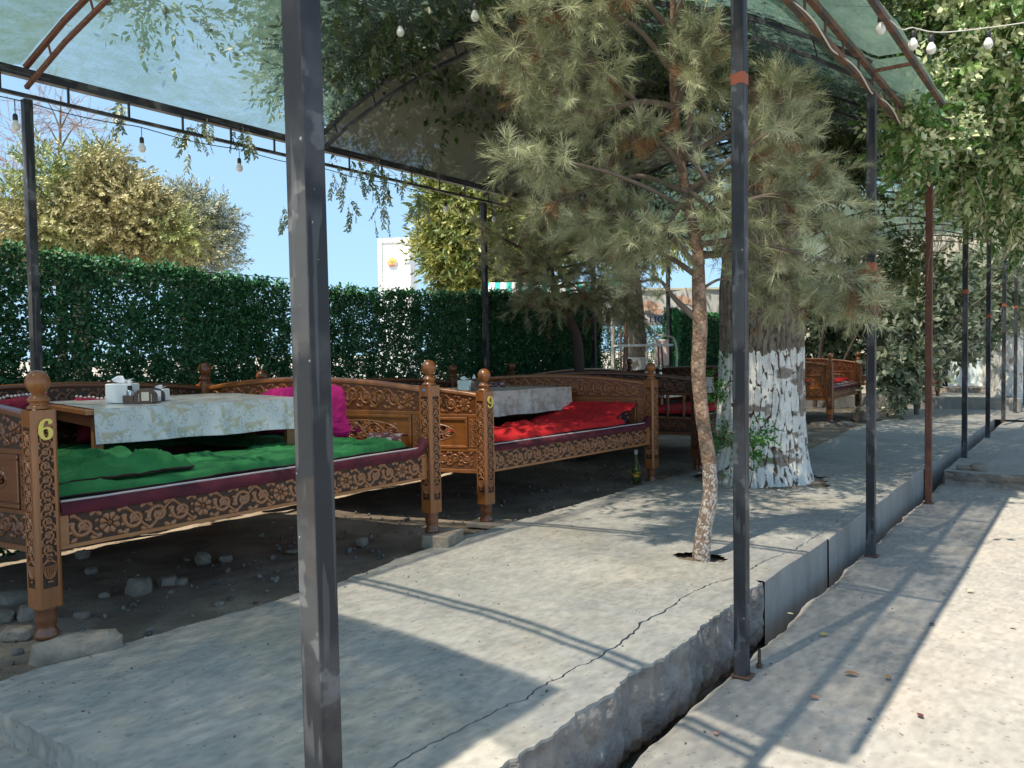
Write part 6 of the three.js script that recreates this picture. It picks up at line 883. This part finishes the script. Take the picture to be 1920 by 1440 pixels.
// ------------------------------------------------------------------ beyond the hedge and at the far end
{
  // white monument with a bordered face and a round gold emblem
  const D = 40, p = atDepth(742, 640, D), t = thing('monument', 'white rectangular monument with bordered face and round golden emblem', 'monument', [p.x, -0.1, p.z]); t.lookAt(V3(0, -0.1, 0).lerp(V3(p.x, -0.1, p.z), 0.001)); t.rotation.set(0, Math.atan2(-p.x, -p.z) - 0.36, 0);
  const top = 6.95, w = 1.62, d = 0.9, bw = 0.22;
  part('slab', span(-w / 2, w / 2, 0, top, -d, 0), M.whitewall, t);
  const bm = std({ map: tex(128, (u, v) => { const k = fbm(u, v, 10, 3, 1201); return k > 0.53 ? [0.5, 0.5, 0.5] : [0.85, 0.85, 0.85]; }, 0.5), roughness: 0.8 });
  part('border', muv(merge([span(-w / 2, w / 2, top - bw, top, 0.002, 0.05), span(-w / 2, -w / 2 + bw, 0.5, top - bw, 0.002, 0.05), span(w / 2 - bw, w / 2, top - 1.2, top - bw, 0.002, 0.05)])), bm, t);
  const e = new THREE.Group(); e.name = 'emblem'; e.position.set(-0.08, top - 1.15, 0.03); t.add(e); const disc = (r, z, h) => new THREE.CylinderGeometry(r, r, h, 32).rotateX(Math.PI / 2).translate(0, 0, z);
  part('disc', disc(0.25, 0.015, 0.05), std({ color: col(0.6, 0.62, 0.6), roughness: 0.5 }), e); part('sun', disc(0.16, 0.045, 0.03).translate(0, 0.04, 0), M.gold, e);
  const wr = []; for (let k = 0; k < 26; k++) { const a = -0.2 + k / 25 * 3.5 + Math.PI - 0.05; wr.push(at(leafGeo(0.13, 0.06, 0.1), Math.cos(a) * 0.22, Math.sin(a) * 0.22, 0.05, 0, 0, a + 0.5)); } part('wreath', merge(wr), std({ color: col(0.68, 0.42, 0.08), roughness: 0.5, side: THREE.DoubleSide }), e);
  part('bird', merge([at(leafGeo(0.22, 0.09, 0.1), 0, -0.06, 0.075, 0, 0, 0.7), at(leafGeo(0.22, 0.09, 0.1), 0, -0.06, 0.075, 0, 0, -0.7), at(leafGeo(0.14, 0.06, 0), 0, -0.07, 0.075)]), std({ color: col(0.55, 0.3, 0.12), roughness: 0.6, side: THREE.DoubleSide }), e);
  part('ribbon', span(-0.15, 0.15, -0.2, -0.15, 0.05, 0.06), std({ color: col(0.55, 0.12, 0.1) }), e);
}
{
  // striped awning: stripes are strips of their own
  const a = atDepth(905, 549, 17), b = atDepth(1170, 549, 17), t = thing('awning', 'teal and white striped awning seen over the hedge', 'awning', [a.x, a.y, a.z]), dir = b.clone().sub(a); dir.y = 0; const L = dir.length(); t.rotation.y = Math.atan2(-dir.z, dir.x);
  const teal = std({ color: col(0.03, 0.42, 0.34), roughness: 0.8 }), n = 24; for (let k = 0; k < n; k++) part('stripe', sheet(2, 6, (u, v) => [lerp(k, k + 1, u) / n * L, 0.28 - 0.3 * v + (v > 0.72 ? -0.12 * (v - 0.72) / 0.28 : 0), -0.9 + 1.1 * Math.min(1, v / 0.72)]), k % 2 ? M.white : teal, t);
  part('pole', merge([bar([0.1, -2.6, 0.18], [0.1, 0, 0.18], 0.04), bar([L - 0.1, -2.6, 0.18], [L - 0.1, 0, 0.18], 0.04)]), M.pipe, t);
  // small round parasol top in the same stripes
  const q = atDepth(1150, 528, 15.5), u = thing('parasol', 'teal and white striped parasol beyond the end of the hedge', 'parasol', [q.x, -0.1, q.z]); const h = q.y + 0.1; for (let k = 0; k < 16; k++) part('segment', sheet(3, 4, (a0, v) => { const an = (k + a0) / 16 * 6.2832, r = 0.62 * v; return [Math.cos(an) * r, h + 0.14 - 0.28 * v * v, Math.sin(an) * r]; }), k % 2 ? M.white : teal, u); part('pole', bar([0, 0, 0], [0, h + 0.12, 0], 0.035), M.cream, u);
}
{
  // banner with a food picture and lettering
  const a = atDepth(1122, 612, 16.3), b = atDepth(1256, 612, 16.3), top = atDepth(1190, 545, 16.3).y, t = thing('banner', 'pale banner with food pictures and dark blue letters beyond the hedge gap', 'banner', [a.x, a.y, a.z]), dir = b.clone().sub(a), L = dir.length() * 1.9, H = top - a.y; t.rotation.y = Math.atan2(-dir.z, dir.x);
  part('sheet', sheet(30, 10, (u, v) => [u * L, v * H, 0.02 * Math.sin(u * 12)]), std({ map: tex(256, (u, v) => { const k = 0.85 + 0.25 * fbm(u, v, 5, 4, 1211); return [0.56 * k, 0.55 * k, 0.53 * k]; }, 2), roughness: 0.8, side: THREE.DoubleSide }), t);
  part('top_edge', span(0, L, H, H + 0.04, -0.02, 0.02), M.cream, t);
  const food = std({ map: tex(128, (u, v) => { const k = fbm(u, v, 6, 4, 1221); return mix3([0.55, 0.25, 0.18], [0.66, 0.5, 0.38], k); }, 0.6), roughness: 0.7 });
  for (const [x, y, sx, sy] of [[L * 0.39, H * 0.55, 0.17, 0.1], [L * 0.43, H * 0.4, 0.12, 0.06], [L * 0.62, H * 0.7, 0.16, 0.09], [L * 0.72, H * 0.66, 0.17, 0.09]]) { const s = new THREE.Shape(); for (let k = 0; k <= 24; k++) { const an = k / 24 * 6.2832, r = 1 + 0.25 * n2(Math.cos(an) * 2 + x * 9, Math.sin(an) * 2, 5); s[k ? 'lineTo' : 'moveTo'](x + Math.cos(an) * sx * r, y + Math.sin(an) * sy * r); } part('food_picture', new THREE.ExtrudeGeometry(s, { depth: 0.004, bevelEnabled: false }).translate(0, 0, 0.026), food, t); }
  const word = (str, x, y, size) => part('lettering', new TextGeometry(str, { font: SANS, size, depth: 0.004, curveSegments: 4 }).translate(x, y, 0.026), std({ color: col(0.02, 0.03, 0.16) }), t); word('Y', L * 0.075, 0.06, 0.1); word('N', L * 0.155, 0.06, 0.1); word('LIQ', L * 0.372, 0.06, 0.12);
}
{
  // table, chair and pale trunk in the opening
  const y0 = -0.08, p = atDepth(1205, 650, 13.6), t = thing('folding_table', 'white topped steel table in the opening beside the hedge', 'table', [p.x, y0, p.z], 0.6), h = p.y - y0 + 0.02;
  part('top', rbox(0.9, 0.035, 0.6, 0.01, 0, h, 0, 2), M.white, t); for (const [sx, sz] of [[-1, -1], [1, -1], [-1, 1], [1, 1]]) part('leg', bar([sx * 0.34, 0, sz * 0.22], [sx * 0.28, h - 0.02, sz * 0.18], 0.024), M.pipe, t); part('panel', span(-0.06, 0.34, 0.5, 0.85, -0.2, -0.18), std({ color: col(0.45, 0.6, 0.72), roughness: 0.6 }), t);
  const c = atDepth(1240, 690, 14.2), s = thing('chair', 'tube framed chair with pale pink back behind the white table', 'chair', [c.x, y0, c.z], 0.5); const st = std({ color: col(0.42, 0.4, 0.36), metalness: 0.4, roughness: 0.4 }), hb = 1.62;
  part('frame', merge([tube([[-0.24, 0, 0.2], [-0.24, 0.95, 0.15], [-0.24, hb - 0.12, 0.1], [-0.18, hb, 0.09], [0.18, hb, 0.09], [0.24, hb - 0.12, 0.1], [0.24, 0.95, 0.15], [0.24, 0, 0.2]], 0.016, 8, 60), tube([[-0.24, 0, -0.28], [-0.24, 1.0, -0.24], [0.24, 1.0, -0.24], [0.24, 0, -0.28]], 0.016, 8, 40), bar([-0.24, 0.7, 0.16], [0.24, 0.7, 0.16], 0.02)]), st, s); part('seat', rbox(0.46, 0.04, 0.44, 0.015, 0, 1.0, -0.04, 2), M.cream, s); part('backrest', rbox(0.24, 0.44, 0.05, 0.022, 0, 1.36, 0.1, 3), std({ color: col(0.72, 0.55, 0.5), roughness: 0.6 }), s);
  const q = onY(1195, 760, 0), tr = atDepth(1195, 690, 14.8), k = thing('pale_tree', 'pale trunked tree with lime washed foot behind the white table', 'tree', [tr.x, y0, tr.z]); R = rng(1241);
  part('limewashed_trunk', limb([[0, 0, 0, 0.24], [0, 0.6, 0, 0.21], [-0.01, 1.28, 0, 0.2]], 14, 0.1, 1243, 8), M.limewash, k); part('trunk', limb([[-0.01, 1.28, 0, 0.198], [-0.05, 1.9, 0, 0.185], [-0.09, 2.6, 0, 0.16], [-0.15, 3.6, 0.1, 0.12], [-0.1, 4.6, 0.2, 0.05]], 14, 0.1, 1245, 8), M.bark, k);
  crown(k, 'crown', [[0, 3.6, 0.2, 0.9, 0.6, 0.9, 80], [0.6, 4.2, 0, 0.9, 0.7, 0.9, 90], [-0.7, 4.1, 0.3, 0.9, 0.7, 0.9, 90], [0, 4.9, 0, 1.0, 0.7, 1.0, 100]], [sprigGeo(10, 0.4, 0.1, 0.045, 1247)], M.leaf, { color: () => tint([0.07, 0.12, 0.03], [0.3, 0.32, 0.1], R()), up: -0.2 });
  for (const [px, lab, m] of [[1150, 'pale yellow pole standing in the opening beyond the hedge', M.cream], [1174, 'grey pole right of the pale yellow pole', M.pipe]]) { const b = atDepth(px, 700, 14); solo('pole', bar([b.x, y0, b.z], [b.x, 2.4, b.z], 0.05), m, lab, 'pole'); }
}
{
  // building at the end with a white door, the far lime washed tree, a painted board
  const z = -27.2, b = thing('rear_building', 'cream plastered building at the far end with a white panelled door', 'building', [-3, 0, z]);
  const dx0 = onZ(1777, 690, z).x + 3, dx1 = onZ(1842, 690, z).x + 3, dTop = onZ(1810, 520, z).y;
  const o0 = onZ(1760, 690, z).x + 3, sh = new THREE.Shape([V2(-6, -0.1), V2(o0, -0.1), V2(o0, dTop), V2(dx1, dTop), V2(dx1, -0.1), V2(16, -0.1), V2(16, 5.6), V2(-6, 5.6)]);
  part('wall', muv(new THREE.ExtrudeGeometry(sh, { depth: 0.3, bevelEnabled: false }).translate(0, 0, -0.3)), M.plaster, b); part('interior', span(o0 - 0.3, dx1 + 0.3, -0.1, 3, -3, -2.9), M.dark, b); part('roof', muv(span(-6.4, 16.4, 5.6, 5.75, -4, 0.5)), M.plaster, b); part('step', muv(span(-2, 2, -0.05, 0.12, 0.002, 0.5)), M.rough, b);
  const d = new THREE.Group(); d.name = 'door'; d.position.set(0, 0.13, -0.08); b.add(d); const w = dx1 - dx0; part('panel', span(dx0, dx1, 0, dTop - 0.15, -0.05, 0), M.door, d); part('frame', merge([span(dx0, dx0 + 0.09, 0, dTop - 0.15, 0.002, 0.03), span(dx1 - 0.09, dx1, 0, dTop - 0.15, 0.002, 0.03), span(dx0 + 0.09, dx1 - 0.09, 0, 0.1, 0.002, 0.03), span(dx0 + 0.09, dx1 - 0.09, 0.95, 1.05, 0.002, 0.03), span(dx0 + 0.09, dx1 - 0.09, dTop - 0.26, dTop - 0.15, 0.002, 0.03)]), M.white, d); part('pane', span(dx0 + 0.09, dx1 - 0.09, 1.05, dTop - 0.26, 0.001, 0.012), M.glass, d);
  const q = onY(1888, 752, 0), t = thing('far_tree', 'far tree trunk with lime washed foot at the right edge', 'tree', [q.x, 0, q.z]); R = rng(1261);
  part('limewashed_trunk', limb([[0, -0.1, 0, 0.52], [0, 0.4, 0, 0.42], [0.05, 1.0, 0, 0.38], [0.1, 1.7, 0, 0.36]], 18, 0.12, 1263, 8), M.limewash, t); part('trunk', limb([[0.1, 1.7, 0, 0.36], [0.2, 2.6, 0, 0.33], [0.4, 4, 0, 0.25], [0.5, 6, 0.2, 0.08]], 16, 0.16, 1265, 8), M.bark, t);
  const bl = []; for (let i = 0; i < 40; i++) bl.push([rr(-4.5, 4.5), rr(4.6, 8.5), rr(-3.4, 1.8), 1, 0.8, 1, 85]); crown(t, 'crown', bl, [sprigGeo(10, 0.45, 0.12, 0.06, 1267)], M.leaf, { color: () => tint([0.05, 0.1, 0.03], [0.2, 0.25, 0.09], R()), up: -0.2 });  // unseen crown, widened far past the trunk to shade the rear wall
  const m = atDepth(1935, 690, 20), pb = thing('painted_board', 'white board painted with blue shapes at the right edge', 'board', [m.x, 0, m.z], -0.3); part('board', rbox(1.0, 1.3, 0.05, 0.01, 0, 0.75, 0), M.white, pb); const blue = std({ color: col(0.03, 0.1, 0.35), roughness: 0.7 }); for (const [x, y, r] of [[-0.3, 0.55, 0.14], [-0.2, 0.95, 0.12], [0.1, 0.7, 0.16]]) part('painted_shape', new THREE.CylinderGeometry(r, r, 0.006, 20).rotateX(Math.PI / 2).translate(x, y, 0.03), blue, pb); for (const x of [-0.4, 0.4]) part('foot', span(x - 0.03, x + 0.03, 0, 0.12, -0.1, 0.1), M.pipe, pb);
  // low concrete ledge seen under the far bed
  const l0 = onY(1500, 757, 0.15); solo('ledge', muv(rbox(7, 0.28, 0.3, 0.02, 0, 0.0, 0)), M.kerb, 'low concrete ledge behind the far orange bed', 'ledge').position.set(-4.8, 0.1, -19.6);
}
scene.traverse(o => { if (o.isMesh) { o.castShadow = true; o.receiveShadow = true; } });
renderer.render(scene, camera);
